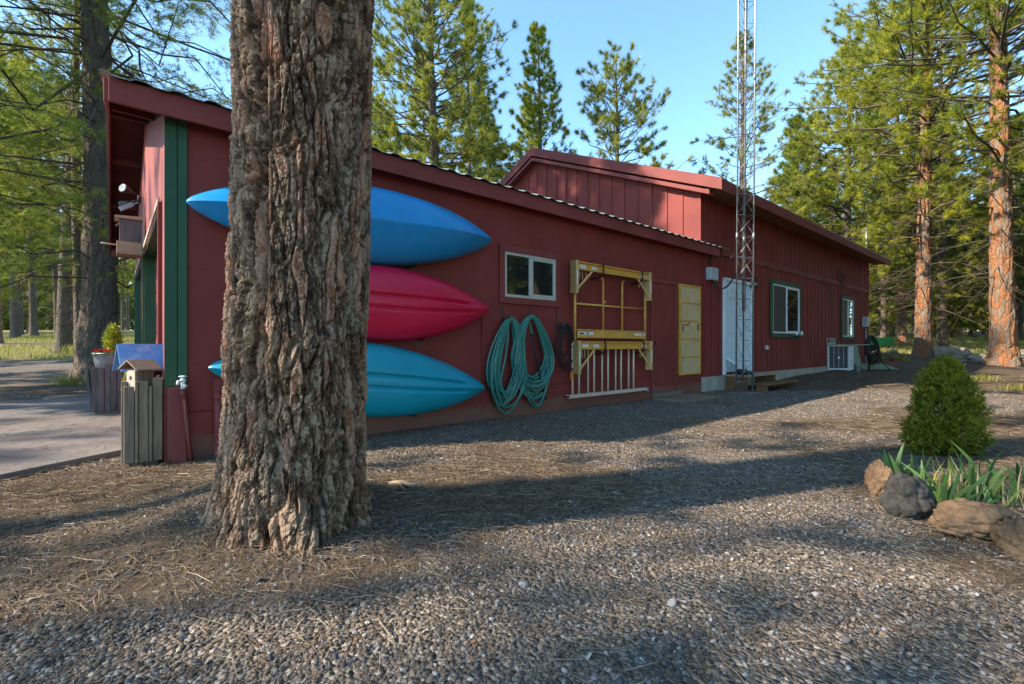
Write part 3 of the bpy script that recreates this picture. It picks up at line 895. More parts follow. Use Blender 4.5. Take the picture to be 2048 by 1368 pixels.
# --- windows
def window(x0, y0, x1, y1, trim, trim_m, frame_m, tr=0.10, off=0.0, screen=False, sill=False):
    p = wp(x0, y0, off); q = wp(x1, y1, off)
    u0, u1, z1, z0 = p[0], q[0], p[2], q[2]
    v0 = -off
    w = MB()
    if trim:
        w.box((u0 - tr, v0 - 0.035, z0 - tr), (u1 + tr, v0 - 0.001, z0)); w.box((u0 - tr, v0 - 0.035, z1), (u1 + tr, v0 - 0.001, z1 + tr))
        w.box((u0 - tr, v0 - 0.035, z0 + EPS), (u0, v0 - 0.001, z1 - EPS)); w.box((u1, v0 - 0.035, z0 + EPS), (u1 + tr, v0 - 0.001, z1 - EPS))
    wo = w.build('window', trim_m, bld, bevel=0.003)
    f = MB(); fw = 0.035
    f.box((u0, v0 - 0.028, z0), (u1, v0 - 0.006, z0 + fw)); f.box((u0, v0 - 0.028, z1 - fw), (u1, v0 - 0.006, z1))
    f.box((u0, v0 - 0.028, z0 + fw + 0.001), (u0 + fw, v0 - 0.006, z1 - fw - 0.001)); f.box((u1 - fw, v0 - 0.028, z0 + fw + 0.001), (u1, v0 - 0.006, z1 - fw - 0.001))
    um = (u0 + u1) / 2
    f.box((um - 0.03, v0 - 0.030, z0 + fw + 0.001), (um + 0.03, v0 - 0.006, z1 - fw - 0.001))
    f.box((um + 0.032, v0 - 0.022, z0 + fw + 0.001), (u1 - fw - 0.001, v0 - 0.010, z0 + fw + 0.03)); f.box((um + 0.032, v0 - 0.022, z1 - fw - 0.03), (u1 - fw - 0.001, v0 - 0.010, z1 - fw - 0.001))
    f.build('frame', frame_m, wo, bevel=0.002)
    for k, (a, c) in enumerate(((u0 + fw, um - 0.03), (um + 0.03, u1 - fw))):
        g = MB(); g.box((a + 0.001, v0 - 0.012 + 0.004 * k, z0 + fw + 0.001), (c - 0.001, v0 - 0.007 + 0.004 * k, z1 - fw - 0.001))
        g.build('pane', M['screen'] if (screen and k == 0) else M['glass'], wo)
    return u0, u1, z0, z1, wo
wa = window(1007, 503, 1109, 602, True, M['red_trim'], M['alu'], 0.085)
wb = window(1544, 567, 1597, 668, True, M['green'], M['white'], 0.11, 0.02, True)
wc = window(1684, 597, 1705, 674, True, M['green'], M['white'], 0.10, 0.02, True)

# --- red door in the wing
p = wp(1303, 562); q = wp(1347, 790)
du0, du1, dz0, dz1 = p[0], q[0], 0.06, p[2] - 0.02
b = MB(); b.box((du0, -0.024, dz0), (du1, -0.001, dz1))
rd = b.build('side_door', M['red'], bld, bevel=0.002)
b = MB(); b.lathe((du0 + 0.08, -0.04, 0.98), [(0.008, -0.02), (0.026, -0.012), (0.028, 0.0), (0.022, 0.01), (0.008, 0.03)], 12, 1); b.build('knob', M['dark_metal'], rd)
b = MB(); b.box((du0 - 0.06, -0.045, dz0 - 0.04), (du0 - 0.001, -0.002, dz1)); b.box((du1 + 0.001, -0.045, dz0 - 0.04), (du1 + 0.06, -0.002, dz1)); b.box((du0 - 0.06, -0.045, dz1 + 0.001), (du1 + 0.06, -0.002, dz1 + 0.06))
b.build('side_door_frame', M['red_trim'], bld, bevel=0.003)

# --- white door in the hall
p = wp(1447, 556); q = wp(1500, 560)
wu0, wu1, wz0, wz1 = p[0], q[0], 0.36, p[2]
b = MB(); b.box((wu0 + 0.005, -0.03, wz0), (wu1 - 0.005, -0.006, wz1 - 0.06))
w_ = wu1 - wu0
for (fa, fb) in ((0.14, 0.46), (0.54, 0.86)):
    for (za, zc) in ((0.05, 0.36), (0.42, 0.72), (0.80, 0.93)):
        b.box((wu0 + fa * w_, -0.042, wz0 + za * 2), (wu0 + fb * w_, -0.0301, wz0 + zc * 2))
wd = b.build('entry_door', M['door_white'], bld, bevel=0.004)
b = MB(); b.lathe((wu1 - 0.08, -0.06, wz0 + 0.92), [(0.008, -0.02), (0.026, -0.012), (0.028, 0.0), (0.02, 0.01), (0.008, 0.03)], 12, 1); b.build('knob', M['alu'], wd)
b = MB(); b.box((wu0 - 0.055, -0.06, wz0 - 0.05), (wu0 + 0.002, -0.002, wz1)); b.box((wu1 - 0.002, -0.06, wz0 - 0.05), (wu1 + 0.055, -0.002, wz1)); b.box((wu0 - 0.055, -0.06, wz1 - 0.055), (wu1 + 0.055, -0.0022, wz1 + 0.004))
b.build('entry_door_frame', M['white'], bld, bevel=0.003)

# downspout near the front corner and the gutter pipe at the far corner
p = wp(437, 757, 0.05); u0 = p[0]
b = MB()
b.box((u0 - 0.035, -0.075, 0.52), (u0 + 0.035, -0.018, 0.94 - 0.28))
pts = [(u0, -0.05, 0.56), (u0, -0.05, 0.22), (u0, -0.055, 0.14), (u0 - 0.005, -0.10, 0.06), (u0 - 0.01, -0.17, 0.02)]
b.tube(pts, 0.033, 10)
b.tube([(u0, -0.05, 0.48), (u0, -0.05, 0.52)], 0.042, 10); b.tube([(u0, -0.05, 0.16), (u0, -0.05, 0.19)], 0.038, 10)
b.build('downspout', M['red_trim'], bld)
# ------------------------------------------------------------------ the big pine in the foreground
C0 = np.array([-1.13, 2.45]); RB = 0.310
ef = -C0 / np.linalg.norm(C0); er = np.array([-ef[1], ef[0]])
if er[0] < 0: er = -er
NT = 760
zr = np.concatenate([np.linspace(-0.18, 2.85, 1150), 2.85 + np.cumsum(np.linspace(0.02, 0.55, 44))])
# denser angular sampling on the side that shows
th = np.linspace(-np.pi, np.pi, NT, endpoint=False)
th = th - 0.45 * np.sin(th)
T, Z = np.meshgrid(th, zr)
t_, z_ = T.ravel(), Z.ravel()
r0 = RB * (1 - 0.035 * np.clip(z_ - 2.9, 0, 30)) + 0.012 + 0.004 * np.clip(z_, 0, 2.9)
fl = np.exp(-np.clip(z_, 0, 9) / 0.24)
lob = 0.5 + 0.5 * np.sin(t_ * 5 + 1.1) * np.cos(t_ * 2 - 0.4)
r0 = r0 + fl * (0.045 + 0.095 * lob ** 1.5) + np.where(z_ < 0.12, (0.12 - z_) * 0.18 * (0.4 + lob), 0)
ts_ = -0.62 + 0.05 * np.sin(z_ * 1.3)
seam = np.exp(-np.abs((t_ - ts_) / 0.13) ** 1.3) * sstep(0.5, 1.3, z_)
r0 = r0 - 0.085 * seam - 0.018 * sstep(-0.62, -0.75, t_) * sstep(0.8, 1.6, z_) * (t_ > -2.2)
base = np.stack([np.sin(t_) * RB, np.cos(t_) * RB, z_], 1)
warp = np.stack([fbm(base * np.array([5, 5, 3.0]), 3, 101), fbm(base * np.array([5, 5, 3.0]), 3, 105), fbm(base * np.array([4, 4, 2.0]), 3, 109)], 1)
p1 = base * np.array([21.0, 21.0, 3.5]) + warp * np.array([0.75, 0.75, 0.9])
F1, F2, CID = worley(p1, 200)
edge = sstep(0.02, 0.20, F2 - F1) * (0.75 + 0.25 * CID)
ridge = fbm(base * np.array([10, 10, 1.1]) + warp * 0.7, 4, 220)
p2 = base * np.array([58, 58, 24.0]) + warp * 2.2
f1, f2, cid2 = worley(p2, 300)
flake = sstep(0.0, 0.35, f2 - f1)
lay = fbm(base * np.array([24, 24, 8.0]) + warp * 1.5, 4, 320)
terr = np.floor(lay * 5) / 5
mic = fbm(base * np.array([95, 95, 60.0]), 3, 340)
_a, _b, cid3 = worley(base * np.array([120, 120, 70.0]) + warp * 3, 360)
hgt = 0.026 * edge + 0.016 * ridge + 0.008 * terr + 0.011 * (cid2 - 0.5) * edge + 0.0065 * (cid3 - 0.5) + 0.002 * flake + 0.004 * mic - 0.004
hi = np.clip(z_, 0, 99) > 3.2
rr = r0 + np.where(hi, hgt * 0.6, hgt) - 0.012
cx = C0[0] + 0.013 * z_ + 0.012 * np.sin(z_ * 0.9)
lean = er * 0.0
px = cx[:, None] if False else cx
P = np.stack([px + rr * (np.sin(t_) * er[0] + np.cos(t_) * ef[0]), C0[1] + rr * (np.sin(t_) * er[1] + np.cos(t_) * ef[1]), z_], 1)
nr = len(zr)
idx = np.arange(nr * NT).reshape(nr, NT)
nxt = np.roll(idx, -1, 1)
Q = np.stack([idx[:-1].ravel(), nxt[:-1].ravel(), nxt[1:].ravel(), idx[1:].ravel()], 1)
patch = sstep(0.58, 0.64, CID) * sstep(0.3, 0.7, edge) * sstep(-0.20, -0.08, fbm(base * np.array([16, 16, 5.0]), 4, 400)) * sstep(0.15, 0.3, z_)
tone = np.clip(0.48 + 0.5 * lay + 0.40 * (cid2 - 0.5) + 0.22 * (cid3 - 0.5) + 0.25 * mic, 0, 1)
grey = np.clip(0.18 + 0.9 * fbm(base * np.array([6, 6, 2.5]), 4, 420), 0, 1)
def mat_bigbark():
    m, t, b = _new("furrowed_bark")
    v = coords(t)
    fi = noise(t, v, 120, 5, 0.7)
    tn = t.nodes.new("ShaderNodeMath"); tn.operation = 'MULTIPLY_ADD'
    t.links.new(fi, tn.inputs[0]); tn.inputs[1].default_value = 0.7; t.links.new(attr(t, 'tone'), tn.inputs[2])
    c = ramp(t, tn.outputs[0], [(0.35, (0.021, 0.013, 0.008)), (0.62, (0.077, 0.043, 0.025)), (0.88, (0.165, 0.098, 0.060)), (1.0, (0.30, 0.20, 0.13))])
    c2 = ramp(t, tn.outputs[0], [(0.35, (0.022, 0.017, 0.013)), (0.8, (0.082, 0.064, 0.050)), (1.0, (0.19, 0.15, 0.118))])
    c = mixc(t, attr(t, 'grey'), c, c2)
    o = ramp(t, tn.outputs[0], [(0.3, (0.15, 0.066, 0.038)), (0.7, (0.27, 0.130, 0.078)), (1.0, (0.36, 0.22, 0.15))])
    c = mixc(t, attr(t, 'patch'), c, o)
    t.links.new(c, b.inputs['Base Color']); b.inputs['Roughness'].default_value = 0.9; b.inputs['Specular IOR Level'].default_value = 0.15
    bump(t, b, fi, 0.6, 0.006)
    return m
bt = wthing('pine_tree', "massive old pine with furrowed grey and orange bark standing in front of the kayaks", 'tree', (float(C0[0]), float(C0[1]), 0.0))
P[:, 0] -= C0[0]; P[:, 1] -= C0[1]
obj('trunk', mesh_np('trunk', P, [Q], mat_bigbark(), False, attrs={'patch': patch, 'tone': tone, 'grey': grey}), bt)

# ------------------------------------------------------------------ pines
def tubes(paths, radii, sides):
    """paths (N,K,3), radii (N,K)"""
    Np, K, _ = paths.shape
    d = np.empty_like(paths); d[:, 1:-1] = paths[:, 2:] - paths[:, :-2]; d[:, 0] = paths[:, 1] - paths[:, 0]; d[:, -1] = paths[:, -1] - paths[:, -2]
    d /= np.linalg.norm(d, axis=2, keepdims=True) + 1e-9
    ref = np.where(np.abs(d[..., 2:3]) > 0.9, np.array([1.0, 0, 0]), np.array([0, 0, 1.0]))
    a = np.cross(d, ref); a /= np.linalg.norm(a, axis=2, keepdims=True) + 1e-9
    c = np.cross(a, d)
    V = []
    for k in range(sides):
        t = 2 * math.pi * k / sides
        V.append(paths + (a * math.cos(t) + c * math.sin(t)) * radii[..., None])
    V = np.stack(V, 2)                      # N,K,S,3
    i = np.arange(Np * K * sides).reshape(Np, K, sides)
    j = np.roll(i, -1, 2)
    q = np.stack([i[:, :-1], j[:, :-1], j[:, 1:], i[:, 1:]], -1).reshape(-1, 4)
    return V.reshape(-1, 3), q

def unit(v): return v / (np.linalg.norm(v, axis=-1, keepdims=True) + 1e-9)

def make_pine(name, H, r0, cz, RC, seed, shape='cone', whorl=0.5, nb=5, twigs=6, needles=16, nl=0.19, nw=0.010, dead=0, droop=0.0, lean=(0, 0), bark='bark', leafm='needle', crown_from=0.3, hires=False, sub=2, tip=1.0, wig=0.022, thick=1.0, dead_z=(1.5, 6), tuftlow=1.0):
    r = np.random.default_rng(seed)
    # trunk
    K = 160 if hires else 40; S = 56 if hires else 16
    zz_ = np.concatenate([np.linspace(-0.35, 1.0, K // 4), np.linspace(1.0, H, K - K // 4 + 1)[1:]])
    ph = r.uniform(0, 6, 2); am = 0.012 * H * r.uniform(0.3, 1)
    def axis(z):
        z = np.asarray(z, float)
        return np.stack([lean[0] * z + am * np.sin(z / H * 4 + ph[0]) - am * np.sin(ph[0]), lean[1] * z + am * np.sin(z / H * 3 + ph[1]) - am * np.sin(ph[1]), z], -1)
    def rad(z):
        zc = np.clip(z, 0, H)
        return r0 * (np.clip(1 - zc / H, 0, 1) ** 0.75) + 0.012 + r0 * 0.45 * np.exp(-zc / (r0 * 1.1))
    tt = np.linspace(0, 2 * np.pi, S, endpoint=False)
    T_, Z_ = np.meshgrid(tt, zz_)
    ax = axis(Z_.ravel()); rr_ = rad(Z_.ravel())
    if hires:
        q = np.stack([np.cos(T_.ravel()) * r0, np.sin(T_.ravel()) * r0, Z_.ravel()], 1)
        F1, F2, _c = worley(q * np.array([9, 9, 2.6]) + seed, seed)
        rr_ = rr_ + r0 * 0.13 * (sstep(0.02, 0.35, F2 - F1) - 0.6) + r0 * 0.06 * fbm(q * np.array([14, 14, 6.0]), 3, seed)
    V = ax + np.stack([np.cos(T_.ravel()) * rr_, np.sin(T_.ravel()) * rr_, 0 * rr_], 1)
    nz_ = len(zz_); i = np.arange(nz_ * S).reshape(nz_, S); j = np.roll(i, -1, 1)
    q = np.stack([i[:-1].ravel(), j[:-1].ravel(), j[1:].ravel(), i[1:].ravel()], 1)
    trunk = mesh_np(name + '_trunk', V, [q], M[bark], True)
    # branches
    bz = []; z = cz
    while z < H - 0.15 * tip:
        n = r.integers(max(2, nb - 1), nb + 2)
        a0 = r.uniform(0, 6.28)
        for k in range(n): bz.append((z + r.uniform(-.15, .15) * whorl, a0 + 6.28 * k / n + r.normal(0, .35)))
        t = (z - cz) / (H - cz)
        z += whorl * (1.0 - 0.45 * t) * r.uniform(0.8, 1.2)
    bz = np.array(bz); z, az = bz[:, 0], bz[:, 1]
    t = np.clip((z - cz) / (H - cz), 0, 1)
    if shape == 'cone': env = (1 - t) ** 0.75 * (0.75 + 0.25 * np.clip(t / 0.12, 0, 1)) + 0.05
    elif shape == 'round': env = np.sqrt(np.clip(1 - (t * 1.02 - 0.30) ** 2 / 0.52, 0.02, 1)) * 0.95
    else: env = np.clip(1.15 - t, 0, 1) ** 0.5 * np.clip(0.55 + t * 1.6, 0, 1)
    L = RC * env * (0.42 + 0.80 * r.uniform(0, 1, len(z)) ** 0.7) + 0.12
    el = np.deg2rad(np.where(t < 0.35, -4 + 40 * t, 10 + 45 * (t - .35) / .65) + r.normal(0, 12, len(z)) - 25 * droop)
    dirh = np.stack([np.cos(az), np.sin(az), 0 * az], 1)
    s = np.linspace(0, 1, 6)
    cv = r.normal(0, 0.10, len(z))
    up = r.uniform(0.05, 0.22, len(z)) * (1 - droop * 1.6) - droop * 0.25
    side = np.stack([-np.sin(az), np.cos(az), 0 * az], 1)
    def bpos(k, s_):
        """k branch index array, s_ along"""
        s_ = np.asarray(s_)
        p = axis(z[k]) + (dirh[k] * np.cos(el[k])[:, None] * s_[:, None] + np.array([0, 0, 1.0]) * (np.sin(el[k]) * s_ + up[k] * s_ ** 2.2)[:, None] + side[k] * (cv[k] * s_ ** 2)[:, None]) * L[k][:, None]
        return p
    nB = len(z)
    kk = np.repeat(np.arange(nB), 6); ss = np.tile(s, nB)
    paths = bpos(kk, ss).reshape(nB, 6, 3)
    paths[:, 1:-1] += r.normal(0, wig, (nB, 4, 3)) * L[:, None, None]
    rb = np.minimum(0.0105 * L + 0.006, r0 * 0.35) * thick
    radii = rb[:, None] * (1 - 0.82 * s)[None]
    bv, bq = tubes(paths, radii, 4)
    # twigs
    nt_ = np.maximum(2, (twigs * np.clip(L / RC, 0.25, 1.2)).astype(int))
    k = np.repeat(np.arange(nB), nt_)
    f = r.uniform(0, 1, len(k)) ** 0.8 * (0.97 - crown_from) + crown_from
    base_ = bpos(k, f)
    sg = np.where(r.uniform(0, 1, len(k)) < .5, -1, 1)
    bd = dirh[k] * np.cos(el[k])[:, None] + np.array([0, 0, 1.0]) * (np.sin(el[k]) + 2 * up[k] * f)[:, None]
    td = unit(bd * r.uniform(0.4, 1.0, len(k))[:, None] + side[k] * (sg * r.uniform(0.4, 1.0, len(k)))[:, None] + np.array([0, 0, 1.0]) * (r.normal(0.12, 0.28, len(k)) - droop * .5)[:, None])
    tl = (0.16 + 0.30 * L[k] * (1.12 - f)) * r.uniform(0.6, 1.2, len(k))
    tl = np.minimum(tl, 1.3)
    s3 = np.array([0, 0.5, 1.0])
    tp = base_[:, None] + td[:, None] * (tl[:, None] * s3)[..., None]
    tp[:, 2, 2] += tl * (0.14 - 0.35 * droop) * r.uniform(0, 1.5, len(k)); tp[:, 1, 2] -= tl * 0.04
    tr = np.stack([0.0045 + 0.003 * tl, 0.004 + 0 * tl, 0.0025 + 0 * tl], 1) * (1.0 if hires else 1.4)
    tv, tq = tubes(tp, tr, 3)
    allv = [bv, tv]; allq = [bq, tq + len(bv)]; off = len(bv) + len(tv)
    # dead lower limbs
    if dead:
        dz = r.uniform(dead_z[0], dead_z[1], dead); da = r.uniform(0, 6.28, dead); dl = RC * r.uniform(0.25, 0.9, dead)
        s6 = np.linspace(0, 1, 6)
        dd = np.stack([np.cos(da), np.sin(da), 0 * da], 1); sd = np.stack([-np.sin(da), np.cos(da), 0 * da], 1)
        wob = r.normal(0, .25, dead)
        dp = axis(dz)[:, None] + (dd[:, None] * s6[None, :, None] + sd[:, None] * (wob[:, None] * s6 ** 2)[..., None] + np.array([0, 0, 1.0]) * ((r.normal(0.0, .2, dead))[:, None] * s6 - (0.50 * s6 ** 2.2))[..., None]) * dl[:, None, None]
        dr = (0.0042 * dl + 0.005)[:, None] * (1 - .8 * s6)[None]
        v_, q_ = tubes(dp, dr, 4); allv.append(v_); allq.append(q_ + off); off += len(v_)
        m_ = 14
        kk = np.repeat(np.arange(dead), m_); ff = r.integers(2, 6, len(kk))
        b0 = dp[kk, ff]; ang = da[kk] + r.normal(0, .9, len(kk)); ln = dl[kk] * r.uniform(.12, .42, len(kk))
        s4 = np.linspace(0, 1, 4)
        cu = r.normal(0, .5, len(kk)); dn = r.uniform(-.9, .35, len(kk))
        tw = b0[:, None] + np.stack([np.cos(ang[:, None] + cu[:, None] * s4) * s4, np.sin(ang[:, None] + cu[:, None] * s4) * s4, dn[:, None] * s4 ** 1.5], 2) * ln[:, None, None]
        v_, q_ = tubes(tw, np.tile(np.array([.006, .005, .004, .0025]), (len(kk), 1)), 3); allv.append(v_); allq.append(q_ + off); off += len(v_)
    limbs = mesh_np(name + '_branches', np.concatenate(allv), [np.concatenate(allq)], M['twig'], True)
    # tufts
    pos = [tp[:, 2], bpos(np.arange(nB), np.full(nB, 1.0))]; di = [unit(tp[:, 2] - tp[:, 1]), unit(paths[:, -1] - paths[:, -2])]; zt = [t[k], t]
    for q in range(sub + 2):
        fr = r.uniform(0.30, 0.95, len(k))
        o_ = r.normal(0, 1, (len(k), 3))
        pq = np.where(fr[:, None] < .5, tp[:, 0] + (tp[:, 1] - tp[:, 0]) * (fr * 2)[:, None], tp[:, 1] + (tp[:, 2] - tp[:, 1]) * (fr * 2 - 1)[:, None])
        spur = unit(td + o_ * 0.75)
        pos.append(pq + spur * (tl * r.uniform(.1, .38, len(k)))[:, None]); di.append(spur); zt.append(t[k])
    pos = np.concatenate(pos); di = np.concatenate(di); zt = np.concatenate(zt)
    if tuftlow < 1:
        kp = r.uniform(0, 1, len(pos)) < np.clip(tuftlow + zt * 1.2, 0, 1); pos, di = pos[kp], di[kp]
    n = len(pos)
    tin = np.clip(0.5 + 0.55 * fbm(pos * 0.9 + seed, 3, seed) + r.normal(0, .2, n), 0, 1)
    D = unit(di[:, None] * 0.75 + r.normal(0, 0.62, (n, needles, 3)))
    Ln = nl * r.uniform(0.65, 1.15, (n, needles)) * r.uniform(0.75, 1.15, (n, 1))
    sdv = unit(np.cross(D, r.normal(0, 1, (n, needles, 3)))) * (nw / 2)
    b0 = pos[:, None] - di[:, None] * (nl * r.uniform(0, .55, (n, needles)))[..., None]
    tip_ = b0 + D * Ln[..., None]; tip_[..., 2] -= Ln * 0.06
    V = np.stack([b0 - sdv, b0 + sdv, tip_], 2).reshape(-1, 3)
    Fc = np.arange(len(V)).reshape(-1, 3)
    crown = mesh_np(name + '_crown', V, [Fc], M[leafm], False, attrs={'tint': np.repeat(np.clip(tin[:, None] + r.normal(0, .08, (n, needles)), 0, 1).ravel(), 3)})
    return dict(trunk=trunk, branches=limbs, crown=crown, H=H)

def plant(kit, x, y, label, group=None, rz=0.0, s=1.0, sink=0.0, name='pine_tree', sz=None):
    o = wthing(name, label, 'tree', (x, y, gz(x, y) - sink), group, rz)
    o.scale = (s, s, sz or s)
    for k in ('trunk', 'branches', 'crown'):
        obj(k, kit[k], o)
    return o

# the single trees one can tell apart
def spot(px, Y): return ((px - 1024) / F * Y, Y)
def single(px, Y, label, **kw):
    x, y = spot(px, Y)
    kit = make_pine('p%d' % px, **kw)
    return plant(kit, x, y, label)

single(193, 11.5, "thick dark pine left of the garage with bare arching limbs", H=21, r0=0.36, cz=2.8, RC=5.6, seed=3, shape='wide', whorl=0.50, nb=5, twigs=22, needles=17, nl=0.19, nw=0.0085, dead=12, droop=0.40, wig=0.055, thick=0.62, hires=True, sub=2, dead_z=(2.6, 9), tuftlow=0.8, leafm='needle', crown_from=0.22)
single(128, 21, "straight pine trunk in sunlit grass at left with dry grass at its foot", H=21, r0=0.27, cz=6.5, RC=3.0, seed=5, shape='cone', dead=18, twigs=7, dead_z=(3, 8))
single(164, 14.6, "slim grey trunk directly left of the thick dark pine by the garage", H=15, r0=0.15, cz=3.6, RC=2.4, seed=6, shape='cone', dead=22, twigs=8, dead_z=(2.5, 7), leafm='needle_cool')
single(870, 23.5, "tall full pine behind the garage wing right beside the big trunk", H=22, r0=0.34, cz=3.2, RC=4.6, seed=11, shape='wide', twigs=10, nb=6, needles=27, nl=0.258, nw=0.0175, whorl=0.48, leafm='needle', crown_from=0.25)
single(943, 29, "thin pale trunked pine behind the garage wing, between a full pine and a pointed one", H=21, r0=0.20, cz=4.0, RC=3.3, seed=12, shape='cone', twigs=9, needles=24, nl=0.269, nw=0.0189, leafm='needle_cool')
single(1068, 26, "slender pine with a sharply pointed top above the gable peak", H=17.9, r0=0.22, cz=2.5, RC=3.1, seed=13, shape='cone', twigs=10, nb=5, needles=25, nl=0.246, nw=0.0175, leafm='needle_bright')
single(1222, 24, "small round topped pine standing alone against the sky over the red gable", H=14.4, r0=0.19, cz=3.5, RC=3.1, seed=14, shape='round', twigs=9, nb=5, needles=22, nl=0.246, nw=0.0162, leafm='needle', whorl=0.55)
single(1482, 24, "open see-through pine directly behind the lattice mast", H=16.3, r0=0.17, cz=3.5, RC=3.9, seed=15, shape='cone', twigs=8, nb=4, needles=21, nl=0.235, nw=0.0149, leafm='needle', whorl=0.58)
single(1694, 27, "dense broad pine whose crown fills the sky past the far end of the hall roof", H=17.2, r0=0.28, cz=2.5, RC=5.2, seed=16, shape='cone', twigs=11, nb=6, needles=25, nl=0.258, nw=0.0189, leafm='needle')
single(1608, 31, "shorter pine peeping over the hall roof right of the lattice mast", H=14.2, r0=0.2, cz=2.5, RC=3.9, seed=17, shape='cone', twigs=9, nb=5, needles=24, nl=0.269, nw=0.0203, leafm='needle_bright')
single(1804, 30.5, "orange barked trunk just right of the hall's far corner", H=21, r0=0.25, cz=6, RC=3.1, seed=18, shape='wide', twigs=9, dead=18, bark='bark_orange', dead_z=(3, 8), needles=22, nl=0.246, nw=0.0175)
single(1846, 20.5, "leaning flaky barked pine between two slimmer trunks at right, its foot in shadow", H=22, r0=0.29, cz=5.2, RC=5.4, seed=19, shape='wide', twigs=11, nb=6, needles=24, nl=0.235, nw=0.0149, dead=26, lean=(0.045, 0), bark='bark_orange', hires=True, dead_z=(2.2, 8), leafm='needle_bright', crown_from=0.3)
single(1884, 26, "slim grey trunk right behind the leaning flaky barked pine", H=20, r0=0.22, cz=6.5, RC=2.8, seed=20, shape='cone', twigs=8, dead=16, dead_z=(3, 8))
single(2008, 17.3, "tall stout pine at right with orange streaked trunk and yellow green needles", H=23, r0=0.355, cz=5.8, RC=5.4, seed=21, shape='wide', twigs=11, nb=5, needles=27, nl=0.246, nw=0.0149, dead=26, lean=(-0.055, 0.0), bark='bark_orange', hires=True, dead_z=(3.2, 9), leafm='needle_bright', crown_from=0.3)

# forest: a few kinds, copied
kinds = [make_pine('f0', H=17, r0=0.17, cz=4.5, RC=2.3, seed=40, shape='cone', whorl=0.6, nb=5, twigs=7, needles=18, nl=0.336, nw=0.0297, dead=14, dead_z=(1.5, 5.5), leafm='needle'),
         make_pine('f1', H=15, r0=0.20, cz=2.5, RC=2.9, seed=41, shape='cone', whorl=0.6, nb=5, twigs=8, needles=18, nl=0.336, nw=0.0297, dead=8, dead_z=(1, 4), leafm='needle_cool'),
         make_pine('f2', H=19, r0=0.24, cz=6.5, RC=2.7, seed=42, shape='wide', whorl=0.65, nb=5, twigs=7, needles=18, nl=0.336, nw=0.0297, dead=20, dead_z=(2, 7), leafm='needle', bark='bark'),
         make_pine('f3', H=9, r0=0.12, cz=0.7, RC=2.1, seed=43, shape='cone', whorl=0.45, nb=5, twigs=8, needles=18, nl=0.291, nw=0.0270, leafm='needle_bright'),
         make_pine('f4', H=16, r0=0.26, cz=5.5, RC=2.5, seed=44, shape='wide', whorl=0.65, nb=5, twigs=7, needles=18, nl=0.336, nw=0.0297, dead=14, dead_z=(2, 6), leafm='needle', bark='bark_orange')]
kinds.append(make_pine('f5', H=18, r0=0.2, cz=5.0, RC=2.5, seed=46, shape='wide', whorl=1.0, nb=3, twigs=7, needles=14, nl=0.26, nw=0.02, dead=10, dead_z=(2, 6), leafm='needle'))
rf = np.random.default_rng(99)
placed = [spot(*q) for q in ((193, 11.5), (128, 21), (164, 14.6), (870, 23.5), (943, 29), (1068, 26), (1804, 30.5), (1846, 20.5), (2008, 17.3), (1884, 26))]
def forest(n, px0, px1, Y0, Y1, probs, label, group, mind=2.2, keep=None):
    c = 0; tries = 0
    while c < n and tries < n * 60:
        tries += 1
        Y_ = math.sqrt(rf.uniform(Y0 ** 2, Y1 ** 2)); px_ = rf.uniform(px0, px1)
        if keep and not keep(px_, Y_): continue
        x, y = spot(px_, Y_)
        u, v = w2b(x, y)
        if -8 < u < UE + 4 and -4 < v < 13: continue
        if any((x - a) ** 2 + (y - b_) ** 2 < mind ** 2 for a, b_ in placed): continue
        placed.append((x, y))
        k = rf.choice(5, p=probs)
        s = rf.uniform(0.8, 1.2)
        plant(kinds[k], x, y, label, group, rf.uniform(0, 6.28), s, 0.02, sz=s * rf.uniform(0.92, 1.15))
        c += 1
forest(12, -260, 265, 27, 48, [0.34, 0.06, 0.34, 0.06, 0.2], "dark slim pine trunk among its like in the forest across the clearing at left", "forest pines across the clearing at left", keep=lambda p, Y_: not (20 < p < 170 and Y_ < 33))
forest(54, -330, 330, 44, 100, [0.3, 0.25, 0.3, 0.1, 0.05], "distant pine deep in the forest at left, half hidden by nearer trunks", "distant forest pines at left", 2.6)
forest(16, 740, 1090, 36, 60, [0.3, 0.4, 0.3, 0, 0], "pine in the background behind the garage wing roof", "background pines behind the garage wing", 2.6)
forest(14, 1580, 1800, 36, 58, [0.2, 0.5, 0.0, 0.3, 0], "pine in the background behind the far part of the hall roof", "background pines behind the hall roof", 2.6)
forest(26, 1745, 2240, 31, 50, [0.2, 0.32, 0.14, 0.30, 0.04], "bushy green forest pine behind the trunks at right", "forest pines beyond the far end of the hall", 2.2, keep=lambda p, Y_: Y_ > 31)
forest(66, 1740, 2330, 46, 100, [0.25, 0.35, 0.2, 0.2, 0.0], "distant pine deep in the forest at right, half hidden by nearer pines", "distant forest pines at right", 2.6)
# pines outside the photograph that shade the yard and mirror in the windows
def off_tree(k, x, y, s=1.0, rz=0.0, sz=None):
    plant(kinds[k], x, y, "pine beyond the left edge of the picture, shading the yard", "pines beyond the left edge of the picture", rz, s, 0.0, 'pine_tree', sz)
for q in OFF_LEFT:
    off_tree(*q)
kit = make_pine('crown0', H=17, r0=0.26, cz=6.5, RC=3.4, seed=61, shape='wide', twigs=8, needles=12, nl=0.26, nw=0.018)
for nm in ('branches', 'crown'):
    obj(nm, kit[nm], bt, (0.04, 0, 0))
for q in OFF_RIGHT:
    plant(kinds[q[0]], q[1], q[2], "pine behind the viewer, mirrored in the windows", "pines behind the viewer", q[3], q[4])

